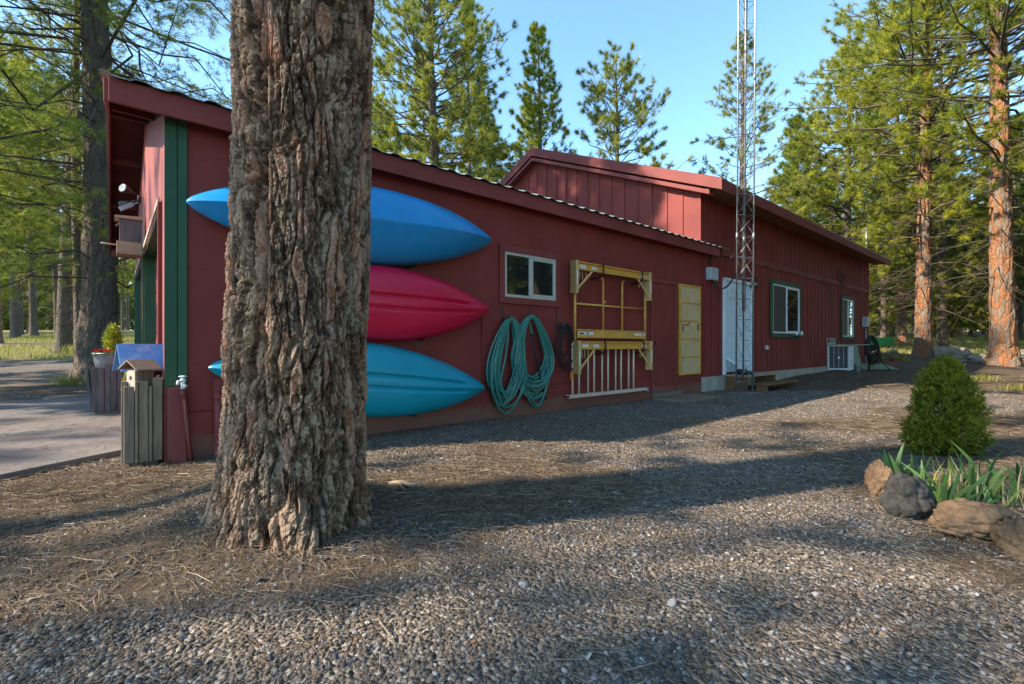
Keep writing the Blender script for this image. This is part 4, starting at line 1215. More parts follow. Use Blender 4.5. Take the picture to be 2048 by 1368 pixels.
# far wood closing the view beyond the separate trees
def far_wood(a0, a1, n, seed, label):
    r = np.random.default_rng(seed)
    az = np.deg2rad(r.uniform(a0, a1, n)); ca = np.floor(az * 70); d = 104 + 38 * _h(ca.astype(np.int64), ca.astype(np.int64) * 3, 0 * ca.astype(np.int64), seed) + r.normal(0, 1.5, n)
    H_ = 9 + 9 * _h(ca.astype(np.int64), 0 * ca.astype(np.int64), ca.astype(np.int64) * 7, seed + 1)
    t = r.uniform(0, 1, n); off = (az * 70 - ca - .5)
    keep = np.abs(off) < 0.62 * (1 - t) ** 0.7 + .06
    az, d, t, H_ = az[keep], d[keep], t[keep], H_[keep]; n = len(az)
    x, y = d * np.sin(az), d * np.cos(az)
    c = np.stack([x, y, gz(x, y) + t * H_], 1)
    D = unit(r.normal(0, 1, (n, 3, 3)) + np.array([0, 0, .25])); s = unit(np.cross(D, r.normal(0, 1, (n, 3, 3)))) * 0.16
    V = np.stack([c[:, None] - s, c[:, None] + s, c[:, None] + D * r.uniform(.7, 1.3, (n, 3, 1))], 2).reshape(-1, 3)
    me = mesh_np('far_wood', V, [np.arange(len(V)).reshape(-1, 3)], M['needle_cool'], attrs={'tint': np.repeat(np.clip(r.normal(.55, .25, n), 0, 1), 9)})
    tag(obj('far_wood', me), label, 'forest', kind='stuff')
far_wood(-80, -33, 26000, 5, "hazy green mass of far pine wood closing the view at left")
far_wood(30, 105, 40000, 6, "hazy green mass of far pine wood closing the view at right")
# ------------------------------------------------------------------ kayaks hanging on the wall
def kayak(label, mkey, ptl, ptr, mid, off, depth, vee, grooves, rope=None, power=(2.15, 0.95), group=None):
    """ptl / ptr: photo pixels of the two tips, mid: (px, top row, bottom row) where the beam was read"""
    a = np.array(wp(ptl[0], ptl[1], off)); c = np.array(wp(ptr[0], ptr[1], off))
    if ptl[0] == 'u': pass
    mt = np.array(wp(mid[0], mid[1], off + 0.10)); mb = np.array(wp(mid[0], mid[2], off + 0.10))
    um = (mt[0] + mb[0]) / 2; tm = (um - a[0]) / (c[0] - a[0])
    prof = lambda t: np.clip(1 - np.abs(2 * t - 1) ** power[0], 0, 1) ** power[1]
    B = (mt[2] - mb[2]) / 2 / prof(np.array(tm))
    zc = (mt[2] + mb[2]) / 2; zl = a[2] + (c[2] - a[2]) * tm
    k = bthing('kayak', label, 'kayak', um, -off, zc - B)
    n, ms = 110, 110
    t = np.linspace(0.0, 1, n); t = 0.5 - 0.5 * np.cos(np.pi * t); t = 0.55 * t + 0.45 * np.linspace(0, 1, n)
    bb = B * prof(t) + 0.012 * np.clip(1 - np.abs(2 * t - 1), 0, 1) ** 0.1 * (t > 0) * (t < 1) + 0.002
    dd = depth * np.clip(1 - np.abs(2 * t - 1) ** 2.6, 0, 1) ** 0.75 + 0.03 * np.clip(1 - np.abs(2 * t - 1) ** 8, 0, 1) + 0.004
    # centre line: straight between the tips, eased to the beam's centre
    line = a[2] + (c[2] - a[2]) * t
    bow = (zc - zl) * np.clip(1 - np.abs(2 * t - 1) ** 2, 0, 1) / max(1 - abs(2 * tm - 1) ** 2, .2)
    zcen = line + bow
    us = a[0] + (c[0] - a[0]) * t
    ang = np.linspace(-np.pi / 2, np.pi / 2, ms)
    s = np.sin(ang)
    endk = np.abs(2 * t - 1)[:, None] ** 3                 # pinched towards the ends
    round_ = np.abs(np.cos(ang))[None] ** 0.72
    veeS = (1 - np.abs(s))[None] ** 0.85
    w = np.clip(vee + (1 - vee) * endk, 0, 1)
    sec = round_ * (1 - w) + veeS * w
    D = dd[:, None] * sec
    if grooves:
        for g0 in (-0.17, 0.17):
            gz_ = g0 * B * np.clip(1.0 - 0.55 * np.abs(2 * t - 1) ** 2, 0.2, 1)
            zz_ = s[None] * bb[:, None]
            fade = sstep(0.10, 0.17, t) * sstep(0.90, 0.83, t)
            gg = np.exp(-((zz_ - gz_[:, None]) / 0.013) ** 2)
            st = sstep(0.03, -0.0, (zz_ - gz_[:, None]) * np.sign(g0)) 
            D = D - (0.028 * gg + 0.012 * st) * fade[:, None]
    V = np.stack([np.repeat(us[:, None], ms, 1), -off - np.maximum(D, -0.02), zcen[:, None] + s[None] * bb[:, None]], 2)
    i = np.arange(n * ms).reshape(n, ms)
    Q = np.stack([i[:-1, :-1].ravel(), i[1:, :-1].ravel(), i[1:, 1:].ravel(), i[:-1, 1:].ravel()], 1)
    anc = ANCH[k.name]
    obj('hull', mesh_np('hull', V.reshape(-1, 3) - anc, [Q], M[mkey], True), k)
    # deck, turned to the wall
    m2 = 24
    ang2 = np.linspace(-np.pi / 2, np.pi / 2, m2)
    s2 = np.sin(ang2)
    V = np.stack([np.repeat(us[:, None], m2, 1), -off + 0.0015 + 0.35 * np.minimum(dd, off * 0.9 / 0.35)[:, None] * np.cos(ang2)[None] ** 0.7, zcen[:, None] + s2[None] * bb[:, None] * 0.998], 2)
    i = np.arange(n * m2).reshape(n, m2)
    Q = np.stack([i[:-1, :-1].ravel(), i[:-1, 1:].ravel(), i[1:, 1:].ravel(), i[1:, :-1].ravel()], 1)
    obj('deck', mesh_np('deck', V.reshape(-1, 3) - anc, [Q], M[mkey], True), k)
    # gunwale seam
    b = MB()
    b.tube([(us[q], -off + 0.002, zcen[q] + bb[q] * 1.0) for q in range(0, n, 3)], 0.0045, 6)
    b.tube([(us[q], -off + 0.002, zcen[q] - bb[q] * 1.0) for q in range(0, n, 3)], 0.0045, 6)
    b.build('seam', M[mkey], k)
    if rope:
        p = wp(rope, 375, off)
        q = int(np.argmin(abs(us - p[0])))
        zt = zcen[q] + bb[q]
        b = MB(); b.tube([(us[q] - 0.055 + 0.11 * j / 8, -off * 0.8, zt - 0.01 + 0.055 * math.sin(math.pi * j / 8)) for j in range(9)], 0.005, 6)
        b.build('grab_loop', M['plank'], k)
    # wall brackets that carry it
    for q in (0.3, 0.62):
        j = int(q * n); zb = zcen[j] - bb[j]
        b = MB(); b.box((us[j] - 0.02, -0.012, zb - 0.10), (us[j] + 0.02, -0.001, zb + 0.12)); b.tube([(us[j], -0.01, zb - 0.02), (us[j], -off - dd[j] * 0.15, zb - 0.016), (us[j], -off - dd[j] * 0.3, zb + 0.0)], 0.01, 8)
        BR.append((b, us[j], zb))
    return k
BR = []
kayak("bright blue kayak with a sharp keel ridge, topmost of the three on the red wall", 'kayak_blue', (373, 402), (983, 480), (725, 369, 521), 0.16, 0.30, 0.45, False, rope=736, power=(1.9, 0.80))
kayak("crimson kayak with two hull grooves, hanging between the blue and the teal one", 'kayak_red', (470, 575), (980, 619), (725, 529, 673), 0.15, 0.24, 0.10, True, power=(1.9, 0.88))
kayak("teal kayak with two hull grooves, lowest of the three on the red wall", 'kayak_teal', (417, 735), (970, 776), (725, 687, 832), 0.15, 0.24, 0.10, True, power=(1.9, 0.86))
for b, u, z in BR:
    o = bthing('kayak_bracket', "black steel wall bracket half hidden under one of the hanging kayaks", 'bracket', u, 0, z, 'brackets under the kayaks')
    b.build('arm', M['dark_metal'], o)

# ------------------------------------------------------------------ hoses
def coil(name, label, cat, mkey, hook, loops, wfn, hfn, r, seed, off=0.10, tail=None, skew=0.0):
    rr = random.Random(seed)
    u0, z0 = hook
    o = bthing(name, label, cat, u0, 0, z0 - 1.0)
    pts = []
    for k in range(loops):
        w = wfn(rr, k); h = hfn(rr, k); du = rr.uniform(-.03, .03); dv = rr.uniform(-0.05, 0.05) ; bw = rr.uniform(-.05, .05); sk = skew * h + rr.uniform(-.03, .03)
        tw = rr.uniform(-0.04, 0.04); z1 = z0 - rr.uniform(0, 0.03)
        m = 40
        for j in range(m):
            a = 2 * math.pi * j / m
            y = 0.5 - 0.5 * math.cos(a)
            x = math.sin(a)
            wid = w * (0.55 + 0.55 * y) * (1 - 0.28 * max(0, y - .7) / .3)
            uu = u0 + du * y + wid * x + sk * y + tw * math.sin(2 * a)
            vv = -off + dv * math.sin(a * 0.5) - 0.015 * math.cos(a + bw * 20) + rr.uniform(-.002, .002)
            pts.append((uu, min(vv, -r - 0.004), z1 - h * y))
    if tail: pts += [(u0 + a, -off - c, z0 - d) for a, c, d in tail]
    # smooth
    P = np.array(pts)
    for _ in range(3): P[1:-1] = 0.25 * P[:-2] + 0.5 * P[1:-1] + 0.25 * P[2:]
    b = MB(); b.tube([tuple(p) for p in P], r, 7)
    b.build('hose', M[mkey], o)
    return o, P
h1 = wp(1022, 633, 0.1); h2 = wp(1062, 630, 0.1); h3 = wp(1131, 650, 0.08)
b1 = wp(1000, 836, 0.1); b2 = wp(1078, 812, 0.1); b3 = wp(1140, 745, 0.08)
wL = abs(wp(966, 740, 0.1)[0] - wp(1050, 740, 0.1)[0]); wR = abs(wp(1040, 720, 0.1)[0] - wp(1117, 720, 0.1)[0])
o1, P1 = coil('garden_hose', "loosely wound green hose hanging nearly to the gravel, left of a tighter coil", 'hose', 'hose', (h1[0], h1[2]), 20,
     lambda r, k: wL * r.uniform(0.24, 0.52), lambda r, k: (h1[2] - b1[2]) * r.uniform(0.72, 1.0), 0.0142, 4, 0.10, tail=[(-0.05, 0.01, 0.5), (-0.16, 0.02, 0.9), (-0.28, 0.03, 1.0)], skew=-0.10)
c = P1[len(P1) // 3]
b = MB(); b.tube([tuple(P1[200 + j]) for j in range(0, 5)], 0.0155, 8); b.build('coupling', M['dark_metal'], o1)
o2, P2 = coil('garden_hose', "tightly wound green hose coil between the loose coil and a black cable", 'hose', 'hose', (h2[0], h2[2]), 25,
     lambda r, k: wR * r.uniform(0.36, 0.58), lambda r, k: (h2[2] - b2[2]) * r.uniform(0.66, 1.0), 0.0146, 9, 0.105, tail=[(0.05, 0.0, 0.5), (0.16, 0.0, 0.95), (0.26, 0.0, 1.14)], skew=0.07)
b = MB(); b.tube([tuple(P2[-1 - j]) for j in range(0, 4)], 0.016, 8); b.build('nozzle', M['black'], o2)
wB = abs(wp(1104, 700, 0.08)[0] - wp(1150, 700, 0.08)[0])
o3, P3 = coil('power_cable', "black extension cable with an orange plug hanging left of the yellow scaffold", 'cable', 'black', (h3[0], h3[2]), 7,
     lambda r, k: wB * r.uniform(0.30, 0.55), lambda r, k: (h3[2] - b3[2]) * r.uniform(0.6, 1.0), 0.008, 21, 0.07)
p = wp(1144, 752, 0.09)
b = MB(); b.box((p[0] - 0.022, p[1] - 0.02, p[2] - 0.05), (p[0] + 0.022, p[1] + 0.02, p[2] + 0.06)); b.build('plug', M['orange'], o3, bevel=0.008)
b = MB(); b.tube([(h3[0] - 0.1, -0.07, h3[2] - 0.03), (h3[0] - 0.06, -0.085, h3[2] + 0.005), (h3[0] + 0.03, -0.085, h3[2] + 0.01), (h3[0] + 0.1, -0.07, h3[2] - 0.06)], 0.028, 8); b.build('sleeve', M['black'], o3)
for (px, row, lab) in ((1004, 615, "perforated steel strap hook above the loose green hose"), (1059, 620, "perforated steel strap hook above the tight teal hose coil"), (1113, 622, "perforated steel strap hook above the black cable")):
    p = wp(px, row); hz = (h1, h2, h3)[(px > 1030) + (px > 1100)]
    o = bthing('hose_hook', lab, 'hook', p[0], 0, hz[2] - 0.05)
    b = MB(); b.box((p[0] - 0.016, -0.006, hz[2] - 0.06), (p[0] + 0.016, -0.001, p[2] + 0.02))
    b.box((p[0] - 0.014, -0.145, hz[2] - 0.026), (p[0] + 0.014, -0.0065, hz[2] - 0.014)); b.box((p[0] - 0.014, -0.152, hz[2] - 0.026), (p[0] + 0.014, -0.146, hz[2] + 0.03))
    b.build('strap', M['dark_metal'], o)
    b = MB()
    for q in range(3): b.lathe((p[0], -0.0075, hz[2] + 0.06 + 0.035 * q), [(0.006, -0.001), (0.006, 0.001)], 8, 1)
    b.build('hole', M['black'], o)

# ------------------------------------------------------------------ scaffold pieces
def platform(label, pL, pR, legL, legR, off=0.20):
    """a hung scaffold beam: channel with two end legs and diagonal braces"""
    a = wp(*pL, off); c = wp(*pR, off)
    zt = (a[2] + c[2]) / 2; u0, u1 = a[0], c[0]
    zl = (wp(*legL, off)[2] + wp(*legR, off)[2]) / 2
    o = bthing('scaffold_beam', label, 'scaffold', (u0 + u1) / 2, -off, zl)
    hgt = 0.118; v0, v1 = -off - 0.01, -off + 0.09
    b = MB()
    b.box((u0 + 0.062, v0 + 0.03, zt - hgt + 0.004), (u1 - 0.062, v0 + 0.036, zt - 0.004))
    b.box((u0 + 0.062, v0, zt - 0.018), (u1 - 0.062, v1, zt)); b.box((u0 + 0.062, v0 + 0.004, zt - hgt), (u1 - 0.062, v0 + 0.045, zt - hgt + 0.012))
    b.build('beam', M['yellow'], o, bevel=0.002)
    for (ua, ub, sg) in ((u0, u0 + 0.06, 1), (u1 - 0.06, u1, -1)):
        b = MB()
        b.box((ua, v0 - 0.004, zl), (ua + 0.008 if sg > 0 else ub - 0.052, v1, zt + 0.01)); b.box((ua if sg > 0 else ub - 0.008, v0 - 0.004, zl), (ua + 0.008 if sg > 0 else ub, v1, zt + 0.01))
        b.box((ua + 0.009 if sg > 0 else ua, v0 - 0.006, zl), (ub if sg > 0 else ub - 0.009, v0 + 0.002, zt + 0.01))
        lg = b.build('leg', M['yellow_pale'], o, bevel=0.003)
        b = MB(); b.box((ua + 0.022, v0 - 0.0085, zl + 0.12), (ua + 0.048, v0 - 0.0065, zl + (zt - zl) * 0.72)); b.build('sticker', M['sticker'], lg)
        b = MB()
        for q in range(9):
            z = zl + 0.05 + q * (zt - zl - 0.1) / 8
            b.lathe((ua + 0.012 if sg > 0 else ub - 0.012, v0 - 0.0075, z), [(0.0055, -0.001), (0.0055, 0.001)], 8, 1)
        b.build('hole', M['black'], lg)
        um = ua + 0.03
        b = MB(); b.bar((um + sg * 0.02, v0 + 0.012, zl + 0.06), (um + sg * 0.34, v0 + 0.012, zt - hgt - 0.005), 0.012, 0.034); b.build('brace', M['yellow_pale'], o, bevel=0.003)
        b = MB()
        pts = [(um + sg * 0.10, v0 + 0.04, zt - hgt - 0.01), (um + sg * 0.10, v0 + 0.04, zt - hgt - 0.13), (um + sg * 0.16, v0 + 0.04, zt - hgt - 0.13), (um + sg * 0.16, v0 + 0.04, zt - hgt - 0.01)]
        b.tube(pts, 0.007, 8); b.tube([(um + sg * 0.25, v0 + 0.05, zt - hgt - 0.01), (um + sg * 0.25, v0 + 0.05, zt - hgt - 0.14)], 0.006, 8)
        b.build('pin', M['yellow_pale'], o)
    b = MB(); b.box((u0 + 0.12, v0 + 0.026, zt - hgt + 0.03), (u0 + 0.26, v0 + 0.0295, zt - 0.038)); b.box((u0 + 0.38, v0 + 0.026, zt - hgt + 0.03), (u0 + 0.50, v0 + 0.0295, zt - 0.04)); b.box((u1 - 0.27, v0 + 0.026, zt - hgt + 0.04), (u1 - 0.15, v0 + 0.0295, zt - 0.05))
    b.build('sticker', M['sticker'], o)
    return u0, u1, zt, zl
# yellow ladder frame behind the upper beam
off = 0.10
fL, fR = wp(1150, 560, off)[0], wp(1290, 560, off)[0]
ft = wp(1152, 540, off)[2]; fb = wp(1152, 672, off)[2]
fm = wp(1152, 607, off)[2]
o = bthing('scaffold_frame', "yellow tubular scaffold frame with uprights and middle rail behind the upper beam", 'scaffold', (fL + fR) / 2, -off, fb)
for uu in (fL, fR):
    b = MB(); b.tube([(uu, -off, fb - 0.12), (uu, -off, ft)], 0.021, 10)
    pst = b.build('post', M['yellow'], o)
    b = MB()
    for q in range(11): b.lathe((uu, -off - 0.0215, fb + 0.03 + q * (ft - fb) / 11), [(0.006, -0.001), (0.006, 0.0008)], 8, 1)
    b.build('hole', M['black'], pst)
for f in (0.365, 0.64):
    uu = fL + (fR - fL) * f
    b = MB(); sgn = 1 if f > .5 else -1
    b.tube([(uu, -off, fb + 0.02), (uu, -off, ft - 0.11), (uu + sgn * 0.012, -off, ft - 0.075), (uu + sgn * 0.05, -off, ft - 0.06)], 0.016, 10); b.build('strut', M['yellow'], o)
    b = MB(); b.lathe((uu + 0.03 * (1 if f < .5 else -1), -off - 0.014, fm + 0.06), [(0.018, -0.006), (0.018, 0.006)], 10, 1); b.build('knob', M['yellow_pale'], o)
b = MB(); b.tube([(fL, -off, fm), (fR, -off, fm)], 0.016, 10); b.build('middle_rail', M['yellow'], o)
b = MB(); b.box((fL + 0.022, -off - 0.028, fb - 0.012), (fR - 0.022, -off - 0.02, fb + 0.085)); b.box((fL + 0.022, -off - 0.035, fb + 0.0855), (fR - 0.022, -off + 0.02, fb + 0.10)); b.box((fL + 0.022, -off - 0.035, fb - 0.027), (fR - 0.022, -off + 0.02, fb - 0.0125)); b.build('bottom_rail', M['yellow'], o, bevel=0.002)
b = MB(); b.box((fL + 0.05, -off - 0.0305, fb + 0.02), (fL + 0.38, -off - 0.0285, fb + 0.06)); b.box((fR - 0.34, -off - 0.0305, fb + 0.02), (fR - 0.05, -off - 0.0285, fb + 0.06)); b.build('sticker', M['sticker'], o)
b = MB()
for (a, c) in ((0.07, 0.16), (0.22, 0.26)): b.box((fL + a, -off - 0.032, fb + 0.028), (fL + c, -off - 0.0308, fb + 0.05))
b.box((fR - 0.14, -off - 0.032, fb + 0.03), (fR - 0.09, -off - 0.0308, fb + 0.05)); b.build('latch', M['black'], o)
up = platform("yellow scaffold beam with short end legs and diagonal braces, upper of the two", (1150, 521), (1302, 547), (1158, 585), (1304, 603), 0.20)
lo = platform("yellow scaffold beam with short end legs and diagonal braces, lower one above the cream ladder", (1155, 681), (1304, 685), (1160, 746), (1305, 741), 0.20)
for (g, nm) in ((up, "upper"), (lo, "lower")):
    for f, sd in ((0.31, "left"), (0.84, "right")):
        uu = g[0] + (g[1] - g[0]) * f
        o = bthing('wall_hook', "curved black rubber hook holding the %s scaffold beam, %s of its pair" % (nm, sd), 'hook', uu, 0, g[2] - 0.2)
        b = MB()
        b.tube([(uu, -0.005, g[2] - 0.19), (uu, -0.10, g[2] - 0.185), (uu, -0.19, g[2] - 0.175), (uu, -0.235, g[2] - 0.14), (uu, -0.245, g[2] - 0.07), (uu, -0.238, g[2] + 0.012)], 0.013, 8); b.build('hook_arm', M['black'], o)
        b = MB(); b.tube([(uu - 0.03, -0.004, g[2] + 0.09), (uu - 0.03, -0.03, g[2] + 0.075)], 0.007, 6); b.build('screw', M['dark_metal'], o)
# cream ladder hung on its side below
off = 0.11
a = wp(1135, 792, off); c = wp(1289, 779, off)
zb = (a[2] + c[2]) / 2
o = bthing('ladder', "cream painted ladder hung on its side, its rungs upright below the lower scaffold beam", 'ladder', (a[0] + c[0]) / 2, -off, zb)
b = MB(); b.box((a[0], -off - 0.045, zb - 0.022), (c[0], -off - 0.037, zb + 0.022)); b.box((a[0], -off - 0.0365, zb + 0.014), (c[0], -off + 0.045, zb + 0.022)); b.box((a[0], -off - 0.0365, zb - 0.022), (c[0], -off + 0.02, zb - 0.014))
rl = b.build('rail', M['cream'], o, bevel=0.002)
b = MB(); nh = 26
for q in range(nh): b.lathe((a[0] + 0.06 + q * (c[0] - a[0] - 0.1) / nh, -off - 0.0455, zb), [(0.007, -0.001), (0.007, 0.001)], 8, 1)
b.build('hole', M['black'], rl)
zt = lo[2] - 0.06
b = MB(); b.box((a[0] + 0.1, -off - 0.015, zt), (c[0], -off + 0.02, zt + 0.04)); b.build('rail', M['cream'], o, bevel=0.002)
for px in (1147, 1156, 1178, 1186, 1206, 1214, 1233, 1240, 1259, 1265):
    uu = wp(px, 750, off)[0]; dv = 0.018 if px in (1147, 1178, 1206, 1233, 1259) else -0.02
    b = MB(); b.tube([(uu, -off + dv, zb + 0.0225), (uu, -off + dv, zt - 0.001)], 0.0145, 10); b.build('rung', M['cream'], o)
b = MB(); b.lathe((c[0] + 0.03, -off - 0.01, zb - 0.015), [(0.012, -0.04), (0.045, -0.03), (0.05, 0.0), (0.045, 0.03), (0.012, 0.04)], 16, 1); b.build('foot', M['galv'], o)

# ------------------------------------------------------------------ yellow slatted panel with two hooks
p = wp(1359, 566, 0.03); q = wp(1400, 749, 0.03)
u0, u1, z1, z0 = p[0], q[0], p[2] - 0.01, wp(1380, 749, 0.03)[2]
o = bthing('panel', "tall yellow framed plywood panel with four crossbars right of the red door", 'panel', (u0 + u1) / 2, 0, z0)
b = MB(); b.box((u0 + 0.02, -0.03, z0 + 0.02), (u1 - 0.02, -0.004, z1 - 0.02)); b.build('board', M['plywood'], o)
b = MB()
b.box((u0, -0.052, z0), (u0 + 0.035, -0.002, z1)); b.box((u1 - 0.03, -0.052, z0), (u1, -0.002, z1)); b.box((u0 + 0.0355, -0.05, z1 - 0.03), (u1 - 0.0305, -0.002, z1)); b.box((u0 + 0.0355, -0.05, z0), (u1 - 0.0305, -0.002, z0 + 0.025))
b.build('frame', M['yellow'], o, bevel=0.003)
for k in range(1, 5):
    z = z0 + (z1 - z0) * (k / 5.0)
    b = MB(); b.box((u0 + 0.036, -0.046, z - 0.008), (u1 - 0.031, -0.0305, z + 0.012)); b.build('crossbar', M['yellow'], o, bevel=0.002)
for (px, sd) in ((1366, "left"), (1396, "right")):
    p = wp(px, 652, 0.05)
    k = bthing('coat_hook', "bent black hook sticking out of the yellow panel, %s one" % sd, 'hook', p[0], -0.05, p[2] - 0.1)
    b = MB(); b.tube([(p[0], -0.05, p[2] - 0.08), (p[0], -0.05, p[2] + 0.02), (p[0] + 0.005, -0.15, p[2] + 0.025), (p[0] + 0.01, -0.18, p[2] + 0.07)], 0.008, 8); b.build('hook_arm', M['black'], k)

# slab at the foot of the red door
g = [(-0.03, 0), (0, 0)]
o = bthing('door_step', "low worn wooden step lying on the gravel below the red door", 'step', du0, -0.4, 0)
b = MB(); b.box((du0 - 0.05, -0.10, -0.04), (du1 + 0.15, -0.03, 0.10)); b.build('riser', M['grey_wood'], o, bevel=0.004)
b = MB()
for k in range(3): b.hexa([(du0 - 0.10 + k * 0.01, -0.12 - 0.19 * (k + 1) + 0.004, -0.04), (du1 + 0.45 - k * .06, -0.12 - 0.19 * (k + 1) + 0.004, -0.04), (du1 + 0.45 - k * .06, -0.12 - 0.19 * k, -0.04), (du0 - 0.10 + k * 0.01, -0.12 - 0.19 * k, -0.04)] + [(du0 - 0.10 + k * 0.01, -0.12 - 0.19 * (k + 1) + 0.004, 0.035 - k * 0.006), (du1 + 0.45 - k * .06, -0.12 - 0.19 * (k + 1) + 0.004, 0.035 - k * 0.006), (du1 + 0.45 - k * .06, -0.12 - 0.19 * k, 0.045 - k * 0.006), (du0 - 0.10 + k * 0.01, -0.12 - 0.19 * k, 0.045 - k * 0.006)])
b.build('tread', M['grey_wood'], o, bevel=0.003)

# ------------------------------------------------------------------ boxes, lamp and cable on the hall wall
p = wp(1413, 534, 0.05); q = wp(1427, 560, 0.05)
u0, u1 = p[0] + 0.02, q[0] + 0.06; z1, z0 = p[2], q[2] - 0.02
o = bthing('meter_box', "grey electrical box with a drooping black conduit, left of the white door", 'electrical box', (u0 + u1) / 2, 0, z0)
b = MB(); b.box((u0, -0.13, z0), (u1, -0.02, z1)); b.build('case', M['grey_box'], o, bevel=0.014)
tb = wp(1470, 551, 0.45)
c0 = ((u0 + u1) / 2, -0.08, z0 - 0.001)
pts = []
for k in range(21):
    f = k / 20; x = c0[0] + (tb[0] - c0[0]) * f; y = c0[1] + (tb[1] - c0[1]) * f
    pts.append((x, y, c0[2] + (tb[2] - c0[2] + 0.03) * f - 0.36 * 4 * f * (1 - f) * (0.62 if f < .5 else 0.62)))
b = MB(); b.tube(pts, 0.017, 8); b.build('conduit', M['black'], o)
p2 = wp(1421, 512, 0.03)
b = MB(); b.tube([((u0 + u1) / 2, -0.03, z1 + 0.001), ((u0 + u1) / 2, -0.03, p2[2] + 0.1)], 0.012, 8)
pts = []
e0 = ((u0 + u1) / 2 + 0.02, -0.05, p2[2] + 0.08); e1 = wp(1468, 508, 0.42)
for k in range(17):
    f = k / 16; pts.append(tuple(e0[i] + (e1[i] - e0[i]) * f for i in range(2)) + (e0[2] + (e1[2] - e0[2]) * f - 0.7 * f * (1 - f),))
b.tube(pts, 0.007, 6); b.build('cable', M['black'], o)
p = wp(1503, 560, 0.05)
o = bthing('wall_lantern', "black wall lantern right of the white door, behind the lattice mast", 'lamp', p[0], 0, p[2] - 0.24)
b = MB(); b.box((p[0] - 0.05, -0.03, p[2] - 0.18), (p[0] + 0.05, -0.02, p[2] + 0.02)); b.tube([(p[0], -0.03, p[2] - 0.02), (p[0], -0.10, p[2] + 0.04), (p[0], -0.13, p[2] + 0.01)], 0.009, 8); b.build('wall_plate', M['black'], o)
b = MB(); b.lathe((p[0], -0.13, p[2] - 0.2), [(0.02, 0), (0.055, 0.012), (0.055, 0.02), (0.062, 0.16), (0.085, 0.17), (0.05, 0.20), (0.012, 0.225)], 6); b.build('lantern_body', M['black'], o)
b = MB(); b.lathe((p[0], -0.13, p[2] - 0.175), [(0.056, 0), (0.0635, 0.125)], 12); b.build('lantern_glass', M['glass'], o)
p = wp(1532, 695, 0.03)
o = bthing('outlet_box', "small grey outlet box low on the hall wall under the green trimmed window", 'outlet', p[0], 0, p[2] - 0.06)
b = MB(); b.box((p[0] - 0.055, -0.075, p[2] - 0.05), (p[0] + 0.055, -0.02, p[2] + 0.05)); b.build('case', M['grey_box'], o, bevel=0.006)
b = MB(); b.box((p[0] - 0.045, -0.082, p[2] - 0.042), (p[0] + 0.045, -0.0755, p[2] + 0.042)); b.build('cover', M['alu'], o, bevel=0.004)
p = wp(1728, 634, 0.04); q = wp(1738, 655, 0.04)
o = bthing('meter_box', "grey utility box at the far corner of the hall wall", 'electrical box', p[0], 0, q[2])
b = MB(); b.box((p[0] - 0.2, -0.17, q[2]), (p[0] + 0.2, -0.024, p[2])); b.build('case', M['grey_box'], o, bevel=0.01)
b = MB(); b.tube([(p[0] + 0.1, -0.07, q[2]), (p[0] + 0.1, -0.07, 0.2)], 0.025, 8); b.build('conduit', M['grey_box'], o)
# small shelf with two cups under the window
p = wp(1592, 670, 0.05)
o = bthing('window_shelf', "little wooden shelf under the right end of the green trimmed window", 'shelf', p[0], 0, p[2] - 0.08)
b = MB(); b.box((p[0] - 0.25, -0.16, p[2] - 0.02), (p[0] + 0.35, -0.057, p[2])); b.build('shelf_board', M['plank'], o, bevel=0.003)
b = MB(); b.box((p[0] + 0.02, -0.14, p[2] - 0.12), (p[0] + 0.06, -0.06, p[2] - 0.0205)); b.build('shelf_bracket', M['green'], o)
for du, rr, hh, lab in ((-0.12, 0.026, 0.07, "white cup standing on the little window shelf"), (0.22, 0.03, 0.10, "pale jar standing at the end of the little window shelf")):
    k = bthing('cup', lab, 'cup', p[0] + du, -0.115, p[2])
    b = MB(); b.lathe((p[0] + du, -0.115, p[2] + 0.0005), [(rr * 0.8, 0), (rr, hh * .3), (rr, hh * .8), (rr * .7, hh)], 14); b.build('cup_body', M['white'], k)
# wire ornament
p = wp(1684, 556, 0.04)
o = bthing('wall_ornament', "rusty wire ornament of two curled rings with feelers above the narrow window", 'ornament', p[0], 0, p[2] - 0.3)
b = MB()
for (du, dz, rr) in ((-0.12, -0.02, 0.16), (0.16, -0.06, 0.20)):
    b.tube([(p[0] + du + rr * math.cos(a * .3), -0.05, p[2] + dz + rr * math.sin(a * .3)) for a in range(21)], 0.012, 6, True)
b.build('ring', M['twig'], o)
b = MB()
for (du, dz) in ((-0.42, 0.28), (-0.22, 0.33), (0.1, 0.28)):
    b.tube([(p[0] - 0.12, -0.05, p[2] + 0.12), (p[0] - 0.12 + (du + .12) * .6, -0.06, p[2] + 0.2), (p[0] + du, -0.06, p[2] + dz)], 0.010, 6)
b.build('feeler', M['twig'], o)

# ------------------------------------------------------------------ steps at the white door
u0, u1 = wu0 - 0.06, wu1 + 0.15
o = bthing('door_steps', "brown wooden steps with open treads below the white door, behind the lattice mast", 'steps', (u0 + u1) / 2, -0.45, 0)
b = MB()
for k in range(3): b.box((u0, -0.065 - 0.155 * (k + 1) + 0.006, 0.285), (u1, -0.065 - 0.155 * k, 0.325))
b.build('landing', M['plank'], o, bevel=0.003)
b = MB(); b.box((u0 + 0.02, -0.50, -0.05), (u0 + 0.055, -0.07, 0.2845)); b.build('side_board', M['brown_wood'], o, bevel=0.003); b = MB(); b.box((u1 - 0.055, -0.50, -0.05), (u1 - 0.02, -0.07, 0.2845)); b.build('side_board', M['brown_wood'], o, bevel=0.003)
b = MB()
for k in range(2): b.box((u0 + 0.25, -0.55 - 0.15 * (k + 1) + 0.006, 0.125), (u1 + 0.35, -0.55 - 0.15 * k, 0.16))
b.build('tread', M['brown_wood'], o, bevel=0.003)
